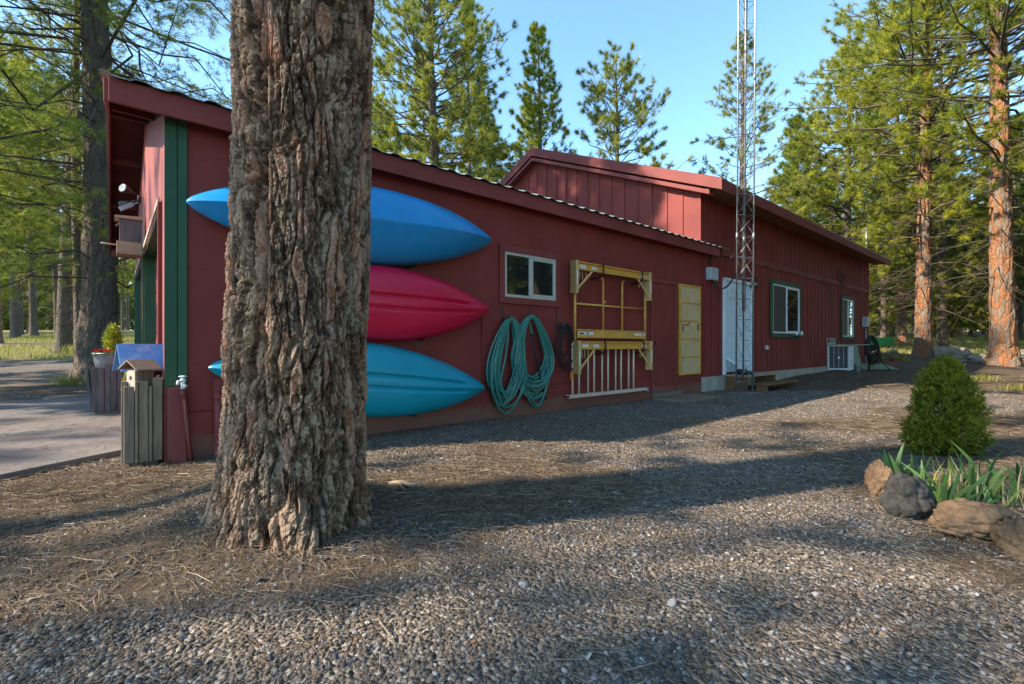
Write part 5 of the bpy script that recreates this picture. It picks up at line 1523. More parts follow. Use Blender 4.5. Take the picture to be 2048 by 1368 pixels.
b = MB(); b.box((u0 + 0.3, -0.78, -0.05), (u0 + 0.34, -0.56, 0.1245)); b.box((u1 + 0.27, -0.78, -0.05), (u1 + 0.31, -0.56, 0.1245)); b.build('stringer', M['brown_wood'], o)
o = bthing('boot_tray', "slatted grey board leaning in a white frame at the foot of the white door", 'board', u0 + 0.1, -0.3, 0.326)
ta, tb_ = (u0 + 0.0, -0.10, 0.66), (u0 + 0.32, -0.42, 0.335)
b = MB()
A, B_ = np.array(ta), np.array(tb_)
wv = np.array([0.30, 0.16, 0.0])
for k in range(9):
    f = (k + .5) / 9; c = A + (B_ - A) * f
    b.bar(tuple(c), tuple(c + wv), 0.030, 0.012)
b.build('slat', M['grey_box'], o)
b = MB(); b.bar(tuple(A), tuple(B_), 0.02, 0.03); b.bar(tuple(A + wv), tuple(B_ + wv), 0.02, 0.03); b.bar(tuple(B_), tuple(B_ + wv), 0.02, 0.03); b.build('frame', M['white'], o)
rr = random.Random(5)
o = bthing('boots', "pile of dark shoes on the landing beside the white door", 'shoes', u0 + 0.1, -0.35, 0.326)
for k in range(3):
    uu = u0 + 0.06 + 0.11 * k; vv = -0.40 - 0.02 * k
    b = MB(); b.tube([(uu, vv + 0.12, 0.365), (uu, vv + 0.05, 0.367), (uu, vv - 0.03, 0.36), (uu, vv - 0.08, 0.352)], [0.034, 0.04, 0.035, 0.02], 10); b.tube([(uu, vv + 0.09, 0.37), (uu, vv + 0.10, 0.44)], [0.04, 0.045], 10)
    b.build('shoe', M['black'], o)

# ------------------------------------------------------------------ lattice mast
gpt = lambda px, Y: w2b((px - 1024) / F * Y, Y)
Lg = [gpt(1472, 9.18), gpt(1486, 9.46), gpt(1505, 9.20)]
cu = sum(q[0] for q in Lg) / 3; cv_ = sum(q[1] for q in Lg) / 3
o = bthing('lattice_mast', "tall three-legged galvanised lattice radio mast in front of the white door", 'mast', cu, cv_, 0)
HM = 13.5
ln = np.array([-0.0225, -0.0165])
def mp(k, z): return (Lg[k][0] + ln[0] * z, Lg[k][1] + ln[1] * z, z)
for k in range(3):
    b = MB(); b.tube([mp(k, 0.0), mp(k, HM)], 0.0155, 10)
    z = 3.05
    while z < HM: b.tube([mp(k, z - 0.07), mp(k, z + 0.07)], 0.0215, 10); z += 3.05
    b.build('leg', M['galv'], o)
for k in range(3):
    b = MB(); z = 0.22; st = 0.405; q = 0
    while z < HM - st:
        j = (k + 1) % 3
        a0, a1 = mp(k, z), mp(j, z)
        b.tube([a0, a1], 0.0042, 6)
        b.tube([mp(k, z + st - 0.01), mp(j, z + 0.01)], 0.0042, 6)
        z += st; q += 1
    b.build('bracing', M['galv'], o)
b = MB(); b.box((cu - 0.24, cv_ - 0.2, -0.02), (cu + 0.24, cv_ + 0.2, 0.012)); b.build('base_plate', M['galv'], o, bevel=0.003)
b = MB()
for (du, dv) in ((0.02, 0.0), (-0.02, 0.03)):
    b.tube([(cu + du + ln[0] * z - 0.02 * math.sin(z * 1.1 + du * 90), cv_ + dv + ln[1] * z, z) for z in np.linspace(1.6, HM, 36)], 0.0075, 6)
b.build('coaxial_cable', M['dark_metal'], o)

# ------------------------------------------------------------------ air conditioner and the things round it
acY = 14.6
a0 = np.array(gpt(1642, 15.0)); z0 = 0.16
def acp(px, row, Y): x = (px - 1024) / F * Y; return (x, Y, EYE - (row - HZ) / F * Y)
xa, xb = acp(1641, 740, 14.4), acp(1712, 742, 14.2)
x0, x1, yA = xa[0], xb[0], 14.3
zt, zb = EYE - (690.5 - HZ) / F * yA, EYE - (740 - HZ) / F * yA
azrot = 0.0
gzz = gz((x0 + x1) / 2, yA + .2)
o = wthing('air_conditioner', "white outdoor air conditioning unit with a dark square fan grille by the hall wall", 'air conditioner', ((x0 + x1) / 2, yA, min(zb, gzz)))
Wd, Hh, Dp = x1 - x0, zt - zb, 0.42
b = MB()
b.box((-Wd / 2, 0.0, zb - o.location.z), (-Wd / 2 + Wd * 0.20, Dp, zt - o.location.z)); b.box((Wd / 2 - Wd * 0.16, 0.0, zb - o.location.z), (Wd / 2, Dp, zt - o.location.z))
zB, zT = zb - o.location.z, zt - o.location.z
b.box((-Wd * 0.30 + 0.0005, 0.0, zB), (Wd * 0.34 - 0.0005, Dp, zB + 0.05)); b.box((-Wd * 0.30 + 0.0005, 0.0, zT - 0.03), (Wd * 0.34 - 0.0005, Dp, zT)); b.box((-Wd * 0.30 + 0.0005, 0.06, zB + 0.0505), (Wd * 0.34 - 0.0005, Dp, zT - 0.0305))
b.build('case', M['ac_white'], o, bevel=0.006)
b = MB(); b.box((-Wd * 0.295, 0.05, zB + 0.055), (Wd * 0.335, 0.0595, zT - 0.035)); b.build('fan_recess', M['ac_dark'], o)
b = MB(); cx_ = Wd * 0.02; cz_ = (zB + zT) / 2
for k in range(5):
    u = -Wd * 0.29 + k * Wd * 0.62 / 4; b.box((u - 0.006, -0.004, zB + 0.05), (u + 0.006, 0.006, zT - 0.03))
for k in range(16):
    z = zB + 0.06 + k * (zT - zB - 0.11) / 15; b.box((-Wd * 0.295, -0.001, z - 0.0025), (Wd * 0.335, 0.003, z + 0.0025))
b.build('grille', M['grey_box'], o)
b = MB()
for k in range(4):
    a = k * math.pi / 2 + 0.4; b.bar((cx_, 0.045, cz_), (cx_ + 0.24 * math.cos(a), 0.045, cz_ + 0.24 * math.sin(a)), 0.004, 0.13, up=(-math.sin(a), 0.4, math.cos(a)))
b.build('fan_blade', M['ac_dark'], o)
b = MB(); b.lathe((cx_, -0.006, cz_), [(0.035, 0.0), (0.03, 0.004)], 14, 1); b.build('badge', M['white'], o)
b = MB()
for k in range(8): z = zT - 0.1 - k * 0.075; b.box((Wd / 2 - Wd * 0.11, -0.004, z - 0.02), (Wd / 2 - Wd * 0.03, -0.0005, z + 0.02))
b.build('vent_slot', M['grey_box'], o)
for sx in (-0.36, 0.36):
    b = MB(); b.box((sx * Wd - 0.05, 0.02, -0.03), (sx * Wd + 0.05, Dp - 0.02, zB)); b.build('foot', M['ac_white'], o)
L0 = o.location.copy()
k = wthing('lid_board', "weathered green board laid over the air conditioning unit", 'board', (L0.x, L0.y, zt))
b = MB(); b.box((-Wd / 2 - 0.08, -0.10, 0.001), (Wd / 2 + 0.42, Dp + 0.05, 0.028)); b.build('board', M['pale_green'], k, bevel=0.003)
k = wthing('cinder_block', "grey hollow concrete block lying on the green board", 'block', (L0.x - Wd * 0.28, L0.y + 0.1, zt + 0.0285))
b = MB()
bw, bh, bd = 0.40, 0.19, 0.19
b.box((-bw / 2, 0, 0), (bw / 2, 0.035, bh)); b.box((-bw / 2, bd - 0.035, 0), (bw / 2, bd, bh))
for xx in (-bw / 2, -0.018, bw / 2 - 0.036): b.box((xx, 0.0355, 0), (xx + 0.036, bd - 0.0355, bh))
o_ = b.build('block_body', M['cinder'], k, bevel=0.004); o_.rotation_euler = (R(90), 0, R(24)); o_.location = (0, 0.1, 0.0)
k = wthing('green_sheet', "pale green ribbed sheets leaning against the wall behind the air conditioning unit", 'sheet', (L0.x + 0.55, L0.y + 0.75, gz(L0.x + .55, L0.y + .75)))
b = MB()
vs, fs = corrugated(-0.85, 0.75, 0.0, 0.22, 0.0, 0.74, 0.16, 0.012); b.add(vs, fs)
b.build('upright_sheet', M['pale_green'], k)
b = MB(); vs, fs = corrugated(0.25, 1.45, -0.55, 0.0, 0.02, 0.16, 0.16, 0.012); b.add(vs, fs); b.build('lying_sheet', M['pale_green'], k)
rr = random.Random(3)
hx = acp(1741, 710, 14.4)
gh = gz(hx[0], hx[1])
k = wthing('hose_coil', "bundle of thin black hose hanging in a tall coil by the hall's far corner", 'hose', (hx[0], hx[1], gh))
pts = []
ztop = EYE - (671 - HZ) / F * 14.4 - gh; 
for l in range(15):
    w = rr.uniform(.13, .24); z1_ = rr.uniform(0.10, 0.42); du = rr.uniform(-.07, .07)
    for j in range(28):
        a = 2 * math.pi * j / 28; y = .5 - .5 * math.cos(a)
        pts.append((du * y + w * math.sin(a) * (.7 + .4 * y) + 0.12 * y, rr.uniform(-.004, .004) + 0.04 * math.sin(l * 2.1), ztop - (ztop - z1_) * y))
pts += [(0.3, -0.05, 0.25), (0.42, -0.1, 0.05), (0.5, -0.15, 0.012)]
P_ = np.array(pts)
for _ in range(2): P_[1:-1] = .25 * P_[:-2] + .5 * P_[1:-1] + .25 * P_[2:]
b = MB(); b.tube([tuple(q) for q in P_], 0.0125, 6); b.build('hose', M['black'], k)
b = MB(); b.tube([(0, 0.06, -0.1), (0, 0.06, ztop - 0.02)], 0.03, 8); b.tube([(0, 0.06, ztop - 0.03), (0, -0.08, ztop - 0.015)], 0.012, 8); b.build('stand_post', M['dark_metal'], k)
sx = acp(1716, 735, 13.9)
k = wthing('bucket', "small blue grey pail on the ground at the corner of the air conditioning unit", 'pail', (sx[0], sx[1], gz(sx[0], sx[1])))
b = MB(); b.lathe((0, 0, 0), [(0.075, 0), (0.095, 0.2), (0.10, 0.2), (0.10, 0.21), (0.088, 0.205), (0.07, 0.03)], 16); b.build('pail_body', M['grey_box'], k)
b = MB(); b.tube([(-0.095, 0, 0.19), (-0.06, -0.03, 0.27), (0, -0.05, 0.30), (0.06, -0.03, 0.27), (0.095, 0, 0.19)], 0.005, 6); b.build('handle', M['dark_metal'], k)
# bright green trailer edge and timbers beyond the corner
tx = acp(1768, 688, 21.5); g_ = gz(tx[0], tx[1])
k = wthing('utility_trailer', "bright green utility trailer partly hidden past the hall's far corner", 'trailer', (tx[0], tx[1], g_))
zt_ = EYE - (675 - HZ) / F * 21.5 - g_
b = MB(); b.box((-1.0, -0.02, zt_ - 0.33), (0.43, 0.02, zt_)); b.box((0.405, 0.025, zt_ - 0.33), (0.43, 1.6, zt_)); b.box((-1.0, 1.58, zt_ - 0.33), (0.4, 1.62, zt_)); b.build('side_panel', M['bright_green'], k, bevel=0.006)
b = MB(); b.box((-1.0, 0.025, zt_ - 0.36), (0.40, 1.575, zt_ - 0.31)); b.build('bed', M['pale_green'], k)
b = MB(); b.bar((-0.9, -0.1, zt_ + 0.05), (-0.25, -0.1, zt_ - 0.33), 0.05, 0.05); b.build('drawbar', M['pale_green'], k)
for xx in (-0.55,):
    b = MB(); b.lathe((xx, 0.06, max(0.05, zt_ - 0.42)), [(0.10, -0.05), (0.22, -0.05), (0.24, 0.0), (0.22, 0.05), (0.10, 0.05)], 20, 1); b.build('wheel', M['black'], k)
for i, (px, row, L_, lab) in enumerate(((1772, 711, 1.0, "dark red timber lying on the ground past the hall's far corner, front one"), (1768, 704, 0.9, "brown timber behind the dark red one on the ground"))):
    q = acp(px, row, 16.6 + 1.2 * i); 
    k = wthing('timber', lab, 'timber', (q[0], q[1], gz(q[0], q[1])), rz=0.15 - .3 * i)
    b = MB(); b.box((-L_ / 2, -0.08, -0.02), (L_ / 2, 0.08, 0.13)); b.box((L_ / 2 - 0.25, -0.08, 0.1305), (L_ / 2 - 0.08, 0.08, 0.24)); b.build('beam', M['brick'] if i == 0 else M['brown_wood'], k, bevel=0.008)
# antenna stub on the roof end
q = wp(1733, 500, -1.0)
o = bthing('vent_pipe', "pale vent pipe rising over the far end of the hall roof", 'pipe', q[0], 1.0, mz(1.0))
b = MB(); b.tube([(q[0], 1.0, mz(1.0) - 0.05), (q[0], 1.0, EYE - (455 - HZ) / F * (O[1] + q[0] * U[1] + W[1]))], 0.045, 10); b.build('pipe', M['galv'], o)

# ------------------------------------------------------------------ front wall: floodlight and birdhouse
fv = 4.2; fz = 3.10
o = bthing('floodlight', "twin-headed outdoor floodlight with a motion sensor under the garage gable", 'lamp', -0.02, fv, fz)
b = MB(); b.lathe((-0.03, fv, fz), [(0.055, -0.03), (0.055, 0.015)], 16, 0); b.build('base', M['dark_metal'], o)
for (dv, dz, tv) in ((-0.16, 0.10, (-0.62, -0.55, 0.12)), (0.10, -0.02, (-0.75, 0.5, -0.35))):
    d = Vector(tv).normalized(); s0 = Vector((-0.06, fv + dv * .4, fz + dz * .4)); e = s0 + d * 0.10
    b = MB(); b.tube([s0, e], 0.012, 8); b.tube([e, e + d * 0.04, e + d * 0.10, e + d * 0.13], [0.025, 0.038, 0.056, 0.062], 16); hd = b.build('lamp_head', M['dark_metal'], o)
    b = MB(); b.tube([e + d * 0.131, e + d * 0.136], 0.054, 16); b.build('lens', M['grey_box'], hd)
b = MB(); d = Vector((-0.8, -0.1, -0.55)).normalized(); s0 = Vector((-0.05, fv, fz - 0.05)); b.tube([s0, s0 + d * 0.1], 0.012, 8); b.bar(s0 + d * 0.08, s0 + d * 0.25, 0.09, 0.06); b.build('sensor', M['grey_box'], o, bevel=0.006)
bv = 3.42; bz = 2.13
o = bthing('nest_box', "weathered wooden crate bolted to the front wall beside the garage opening, under a nest house", 'crate', -0.14, bv, bz)
b = MB(); b.box((-0.30, bv - 0.15, bz), (-0.032, bv + 0.15, bz + 0.165)); b.build('crate_body', M['plank'], o, bevel=0.004)
b = MB(); b.tube([(-0.30, bv + 0.05, bz + 0.14), (-0.46, bv + 0.05, bz + 0.145)], 0.012, 8); b.build('perch', M['plank'], o)
o = bthing('birdhouse', "grey wooden birdhouse on the crate high on the front wall", 'birdhouse', -0.15, bv, bz + 0.166)
z0 = bz + 0.166
b = MB(); b.box((-0.27, bv - 0.11, z0), (-0.04, bv + 0.13, z0 + 0.30)); b.build('house_body', M['grey_wood_b'], o, bevel=0.003)
b = MB(); b.hexa([(-0.32, bv - 0.15, z0 + 0.3015), (-0.032, bv - 0.15, z0 + 0.3015), (-0.032, bv + 0.16, z0 + 0.3015), (-0.32, bv + 0.16, z0 + 0.3015), (-0.32, bv - 0.15, z0 + 0.33), (-0.032, bv - 0.15, z0 + 0.35), (-0.032, bv + 0.16, z0 + 0.35), (-0.32, bv + 0.16, z0 + 0.33)]); b.build('roof', M['plank'], o)
b = MB(); b.hexa([(-0.31, bv - 0.05, z0 + 0.21), (-0.2705, bv - 0.05, z0 + 0.24), (-0.2705, bv + 0.05, z0 + 0.24), (-0.31, bv + 0.05, z0 + 0.21), (-0.31, bv - 0.05, z0 + 0.225), (-0.2705, bv - 0.05, z0 + 0.255), (-0.2705, bv + 0.05, z0 + 0.255), (-0.31, bv + 0.05, z0 + 0.225)]); b.build('porch', M['plank'], o)
b = MB(); b.lathe((-0.2715, bv, z0 + 0.17), [(0.022, -0.001), (0.022, 0.001)], 14, 0); b.build('entrance', M['black'], o)

# ------------------------------------------------------------------ planters at the garage
def planter(label, u0, u1, v0, v1, z0, h, mkey, seed, flare=0.0):
    r = random.Random(seed)
    o = bthing('planter', label, 'planter', (u0 + u1) / 2, (v0 + v1) / 2, z0)
    def face(p, q, nrm, widths):
        b = MB(); L = math.hypot(q[0] - p[0], q[1] - p[1]); d = ((q[0] - p[0]) / L, (q[1] - p[1]) / L)
        s = 0.0
        for w, hh, pr in widths:
            a = s * L + 0.002; e = (s + w) * L - 0.002; s += w
            hz = h * hh
            def P(t, out, z): return (p[0] + d[0] * t + nrm[0] * (out + flare * z), p[1] + d[1] * t + nrm[1] * (out + flare * z), z0 + 0.03 + z)
            b.hexa([P(a, 0, 0), P(e, 0, 0), P(e, -0.02, 0), P(a, -0.02, 0), P(a, pr, hz), P(e, pr, hz), P(e, -0.02, hz), P(a, -0.02, hz)])
            b.v[-8:] = [P(a, pr, 0), P(e, pr, 0), P(e, -0.02, 0), P(a, -0.02, 0), P(a, pr, hz), P(e, pr, hz), P(e, -0.02, hz), P(a, -0.02, hz)]
        return b
    wd = [(0.27, 0.90, 0.0), (0.10, 0.955, 0.014), (0.26, 0.96, 0.0), (0.10, 0.90, 0.014), (0.27, 1.0, 0.0)] if seed % 2 else [(0.17, 0.93, 0.0), (0.17, 0.92, 0.012), (0.17, 1.0, 0.0), (0.17, 0.93, 0.012), (0.17, 0.95, 0.0), (0.15, 0.9, 0.01)]
    face((u0, v0), (u1, v0), (0, -1), wd).build('front_boards', M[mkey], o, bevel=0.002)
    face((u0, v1), (u0, v0), (-1, 0), wd[::-1]).build('side_boards', M[mkey], o, bevel=0.002)
    face((u1, v0), (u1, v1), (1, 0), wd).build('side_boards', M[mkey], o, bevel=0.002)
    face((u1, v1), (u0, v1), (0, 1), wd).build('back_boards', M[mkey], o, bevel=0.002)
    b = MB(); b.box((u0 + 0.03, v0 + 0.03, z0 - 0.02), (u1 - 0.03, v1 - 0.03, z0 + 0.045)); b.build('base_block', M['grey_wood'], o)
    b = MB(); b.box((u0 + 0.022, v0 + 0.022, z0 + h * 0.8), (u1 - 0.022, v1 - 0.022, z0 + h * 0.84)); b.build('soil', M['brick'], o)
    return o
q0 = w2b(*(((247 - 1024) / F * 3.68), 3.68)); q1 = w2b(*(((333 - 1024) / F * 3.68), 3.68))
NU0, NU1, NV = q0[0], q1[0], (q0[1] + q1[1]) / 2
NU1 = min(NU1, -0.035)
NH = 0.655
planter("tall grey-brown slatted wooden planter at the near corner, carrying two birdhouses", NU0, NU1, NV - 0.02, NV + 0.28, 0.0, NH, 'grey_wood', 1)
FP = w2b(*(((222 - 1024) / F * 6.3), 6.3))
planter("blue grey slatted planter tapering downward, on the slab between the garage openings", FP[0] - 0.19, FP[0] + 0.17, FP[1] - 0.17, FP[1] + 0.17, 0.05, 0.62, 'grey_wood_b', 2, flare=0.10)
# tub with a small evergreen and red flowers
tz = 0.05 + 0.53
o = bthing('metal_tub', "galvanised tub with red flowers set in the far planter", 'tub', FP[0], FP[1], tz)
b = MB(); b.lathe((FP[0], FP[1], tz), [(0.135, 0), (0.155, 0.07), (0.158, 0.075), (0.17, 0.13), (0.172, 0.135), (0.185, 0.24), (0.192, 0.245), (0.192, 0.255), (0.180, 0.25), (0.172, 0.18)], 26); b.build('tub_body', M['galv'], o)
b = MB(); b.lathe((FP[0], FP[1], tz + 0.18), [(0.172, 0), (0.1, 0.02), (0.01, 0.025)], 20); b.build('soil', M['brick'], o)
r_ = np.random.default_rng(8)
def leafball(n, c, rad, r, lw, ll, upbias=0.3):
    p = r.normal(0, 1, (n, 3)); p = unit(p) * (r.uniform(0, 1, n) ** 0.45)[:, None] * rad + c
    d = unit(unit(p - c) + r.normal(0, .5, (n, 3)) + np.array([0, 0, upbias])); s = unit(np.cross(d, r.normal(0, 1, (n, 3))))
    l = ll * r.uniform(.6, 1.2, n)[:, None]; w = lw * r.uniform(.6, 1.2, n)[:, None]
    V = np.stack([p, p + d * l * .5 + s * w, p + d * l, p + d * l * .5 - s * w], 1).reshape(-1, 3)
    return V, np.arange(len(V)).reshape(-1, 4), np.repeat(r.uniform(0, 1, n), 4)
def unit(v): return v / (np.linalg.norm(v, axis=-1, keepdims=True) + 1e-9)
wx, wy, _z = b2w(FP[0] + 0.02, FP[1])
k = wthing('small_evergreen', "small bright yellow green evergreen growing in the metal tub", 'plant', (wx, wy, tz + 0.2))
V, Fq, tn = leafball(1500, np.array([0, 0, 0.22]), np.array([0.09, 0.09, 0.22]), r_, 0.006, 0.05, 0.9)
obj('foliage', mesh_np('foliage', V, [Fq], M['shrub_bright'] if 'shrub_bright' in M else M['needle_bright'], attrs={'tint': tn}), k)
b = MB(); b.tube([(0, 0, -0.02), (0.005, 0, 0.28)], 0.008, 6); b.build('stem', M['twig'], k)
for j, (du, dv) in enumerate(((-0.12, -0.08), (-0.04, -0.13), (0.06, -0.13), (0.13, -0.06), (-0.14, 0.04))):
    wx, wy, _z = b2w(FP[0] + du, FP[1] + dv)
    k = wthing('flower_plant', "red flower cluster among green leaves along the rim of the metal tub", 'flower', (wx, wy, tz + 0.195), 'red flowers in the metal tub')
    V, Fq, tn = leafball(60, np.array([0, 0, 0.04]), np.array([0.05, 0.05, 0.035]), r_, 0.010, 0.035, .6); obj('leaf', mesh_np('leaf', V, [Fq], M['iris'], attrs={'tint': tn}), k)
    V, Fq, tn = leafball(40, np.array([0, 0, 0.085]), np.array([0.03, 0.03, 0.02]), r_, 0.012, 0.025, .9); obj('bloom', mesh_np('bloom', V, [Fq], M['red_flower'], attrs={'tint': tn}), k)
# birdhouses on the near planter
cu_, cv2 = (NU0 + NU1) / 2, NV + 0.10
zb_ = NH * 0.84
o = log_house = bthing('birdhouse', "little log birdhouse with a pale front and grey board roof in the near planter", 'birdhouse', cu_ - 0.01, NV + 0.07, zb_)
a0, a1, c0_, c1_ = cu_ - 0.085, cu_ + 0.075, NV + 0.01, NV + 0.15
b = MB(); b.box((a0, c0_, zb_), (a1, c1_, zb_ + 0.215)); b.build('house_body', M['grey_wood'], o, bevel=0.012)
b = MB(); b.box((a0 - 0.015, c0_ + 0.01, zb_), (a0 - 0.0005, c1_ - 0.01, zb_ + 0.21)); fr = b.build('front_panel', M['edge_wood'], o)
b = MB(); b.lathe((a0 - 0.016, (c0_ + c1_) / 2, zb_ + 0.145), [(0.018, -0.001), (0.018, 0.001)], 14, 0); b.build('entrance', M['black'], fr)
b = MB(); zr_ = zb_ + 0.216
b.hexa([(a0 - 0.05, c0_ - 0.07, zr_ - 0.01), (a1 + 0.03, c0_ - 0.07, zr_ - 0.01), (a1 + 0.03, (c0_ + c1_) / 2, zr_ + 0.07), (a0 - 0.05, (c0_ + c1_) / 2, zr_ + 0.07), (a0 - 0.05, c0_ - 0.07, zr_ + 0.002), (a1 + 0.03, c0_ - 0.07, zr_ + 0.002), (a1 + 0.03, (c0_ + c1_) / 2, zr_ + 0.083), (a0 - 0.05, (c0_ + c1_) / 2, zr_ + 0.083)])
b.hexa([(a0 - 0.05, (c0_ + c1_) / 2 + .001, zr_ + 0.07), (a1 + 0.03, (c0_ + c1_) / 2 + .001, zr_ + 0.07), (a1 + 0.03, c1_ + 0.06, zr_), (a0 - 0.05, c1_ + 0.06, zr_), (a0 - 0.05, (c0_ + c1_) / 2 + .001, zr_ + 0.083), (a1 + 0.03, (c0_ + c1_) / 2 + .001, zr_ + 0.083), (a1 + 0.03, c1_ + 0.06, zr_ + 0.012), (a0 - 0.05, c1_ + 0.06, zr_ + 0.012)])
b.build('roof', M['grey_wood'], o)
log_house.rotation_euler = (0, 0, TH + R(30)); log_house.scale = (0.8, 0.8, 0.92)
o = red_house = bthing('birdhouse', "larger dark red birdhouse with a chipped blue roof behind the log one", 'birdhouse', cu_, NV + 0.30, 0.05)
a0, a1, c0_, c1_ = cu_ - 0.02, cu_ + 0.14, NV + 0.30, NV + 0.42
b = MB(); b.box((a0, c0_, zb_ - 0.02), (a1, c1_, zb_ + 0.26)); b.build('house_body', M['red'], o, bevel=0.004)
b = MB(); b.box((a0 + 0.05, c0_ + 0.03, 0.0), (a0 + 0.10, c0_ + 0.08, zb_ - 0.021)); b.build('post', M['grey_wood'], o)
b = MB(); ym = (c0_ + c1_) / 2; zt2 = zb_ + 0.385
for (y0_, z0_, y1_, z1_) in ((c0_ - 0.09, zb_ + 0.175, ym, zt2), (ym + .001, zt2, c1_ + 0.09, zb_ + 0.175)):
    b.hexa([(a0 - 0.13, y0_, z0_), (a1 + 0.06, y0_, z0_), (a1 + 0.06, y1_, z1_), (a0 - 0.13, y1_, z1_), (a0 - 0.13, y0_, z0_ + .014), (a1 + 0.06, y0_, z0_ + .014), (a1 + 0.06, y1_, z1_ + .014), (a0 - 0.13, y1_, z1_ + .014)])
b.build('roof', M['blue_tin'], o)
red_house.rotation_euler = (0, 0, TH + R(10))
wx, wy, _z = b2w(NU0 + 0.05, NV + 0.23)
k = wthing('trailing_plant', "yellowing ivy-like plant spilling from the left side of the near planter", 'plant', (wx, wy, zb_ - 0.02))
V, Fq, tn = leafball(420, np.array([-0.01, 0, 0.10]), np.array([0.035, 0.05, 0.14]), r_, 0.012, 0.03, 0.1); obj('foliage', mesh_np('foliage', V, [Fq], M['needle_bright'], attrs={'tint': tn}), k)
b = MB(); b.tube([(0, 0, -0.05), (-0.01, 0, 0.2)], 0.005, 6); b.build('stem', M['twig'], k)

# spigot with its leaning pipe, and the red board behind it
p = wp(366, 755, 0.10); q = wp(384, 934, 0.12)
o = bthing('water_spigot', "white tap on a leaning dark red standpipe at the near corner of the wall", 'tap', q[0], q[1], 0)
b = MB(); b.tube([(q[0] + 0.002, q[1], -0.08), (p[0], p[1], p[2] - 0.09)], 0.0155, 10); b.tube([(p[0] + .003, p[1], p[2] - 0.17), (p[0], p[1], p[2] - 0.09)], 0.0185, 10); b.build('standpipe', M['red_trim'], o)
b = MB(); b.tube([(p[0], p[1], p[2] - 0.09), (p[0], p[1], p[2] - 0.05), (p[0], p[1], p[2] - 0.015), (p[0], p[1], p[2])], [0.018, 0.014, 0.02, 0.009], 12); b.tube([(p[0], p[1], p[2] - 0.03), (p[0] - 0.035, p[1] - 0.03, p[2] - 0.03), (p[0] - 0.04, p[1] - 0.04, p[2] - 0.055)], 0.011, 10); b.tube([(p[0], p[1], p[2] - 0.06), (p[0] + 0.02, p[1] - 0.02, p[2] - 0.07)], 0.012, 10); b.build('valve', M['white'], o)
b = MB(); b.lathe((p[0], p[1], p[2] + 0.001), [(0.008, 0), (0.03, 0.004), (0.03, 0.010), (0.008, 0.014)], 14); b.build('tap_handle', M['white'], o)
p0 = wp(346, 780, 0.06); p1 = wp(373, 925, 0.06)
o = bthing('loose_board', "short dark red board leaning on the wall beside the standpipe", 'board', (p0[0] + p1[0]) / 2, -0.06, p1[2])
b = MB(); b.hexa([(p0[0], -0.11, p1[2] - 0.0), (p1[0] - 0.0, -0.11, p1[2] - 0.0), (p1[0], -0.09, p1[2]), (p0[0], -0.09, p1[2]), (p0[0], -0.055, p0[2]), (p1[0] - 0.02, -0.055, p0[2]), (p1[0] - 0.02, -0.035, p0[2]), (p0[0], -0.035, p0[2])]); b.build('board', M['red_trim'], o, bevel=0.003)
b = MB(); b.box((p0[0] + 0.03, -0.10, -0.03), (p1[0] - 0.03, -0.05, p1[2] - 0.001)); b.build('foot_block', M['grey_wood'], o)

# plank on the ground left of the far planter
ga = at(92, 7.85); gb_ = at(192, 8.6)
k = wthing('timber_plank', "long weathered plank lying on the gravel at the far edge of the driveway slab", 'plank', ((ga[0] + gb_[0]) / 2, (ga[1] + gb_[1]) / 2, gz(*ga[:2])), rz=math.atan2(gb_[1] - ga[1], gb_[0] - ga[0]))
L_ = math.hypot(gb_[0] - ga[0], gb_[1] - ga[1])
b = MB(); b.box((-L_ / 2, -0.07, -0.01), (L_ / 2, 0.07, 0.045)); b.build('board', M['plank'], k, bevel=0.005)

# ------------------------------------------------------------------ rocks, shrub, irises
def mat_rock(name, a, c, pit):
    m, t, b = _new(name)
    v = coords(t)
    n1 = noise(t, v, 4, 6, .6); n2 = noise(t, v, 26, 5, .7)
    col = ramp(t, n1, [(0.3, a), (0.7, c)])
    vo = t.nodes.new("ShaderNodeTexVoronoi"); vo.inputs['Scale'].default_value = 26; t.links.new(v, vo.inputs['Vector'])
    col = mixc(t, ramp(t, n2, [(0.35, (0.7,) * 3), (0.55, (0, 0, 0))]), col, pit)
    t.links.new(col, b.inputs['Base Color']); b.inputs['Roughness'].default_value = .92; b.inputs['Specular IOR Level'].default_value = .15
    bump(t, b, n2, 0.9, 0.012)
    return m
M['rock_brown'] = mat_rock("brown_lava_rock", (0.135, 0.080, 0.045), (0.25, 0.160, 0.095), (0.07, 0.05, 0.035))
M['rock_grey'] = mat_rock("grey_lava_rock", (0.050, 0.046, 0.042), (0.098, 0.086, 0.074), (0.022, 0.02, 0.018))
M['rock_pale'] = mat_rock("pale_rock", (0.26, 0.23, 0.18), (0.40, 0.36, 0.29), (0.14, 0.12, 0.09))
def rock(label, x, y, size, rz, mkey, seed, group=None, sub=5, name='boulder', sink=0.22):
    v, f = ico(sub)
    d = 1 + 0.42 * fbm(v * 1.1 + seed * 3.1, 3, seed) + 0.10 * fbm(v * 3.5 + seed, 3, seed + 3)
    F1, F2, c_ = worley(v * 1.5 + seed * 1.7, seed)
    d = d - 0.12 * sstep(0.25, 0.0, F2 - F1) + 0.1 * (c_ - .5)
    pit = sstep(0.12, 0.42, fbm(v * 9 + seed, 3, seed + 9)); d = d - 0.055 * pit + 0.035 * fbm(v * 16 + seed, 3, seed + 5)
    v = v * d[:, None]; v = v / np.abs(v).max(0) * np.array(size) / 2
    z0 = size[2] / 2 * (1 - sink * 2)
    o = tag(obj(name, mesh_np(name, v, [f], M[mkey], True), None, (x, y, gz(x, y) + z0)), label, 'rock', group)
    o.rotation_euler = (0, 0, rz)
    return o
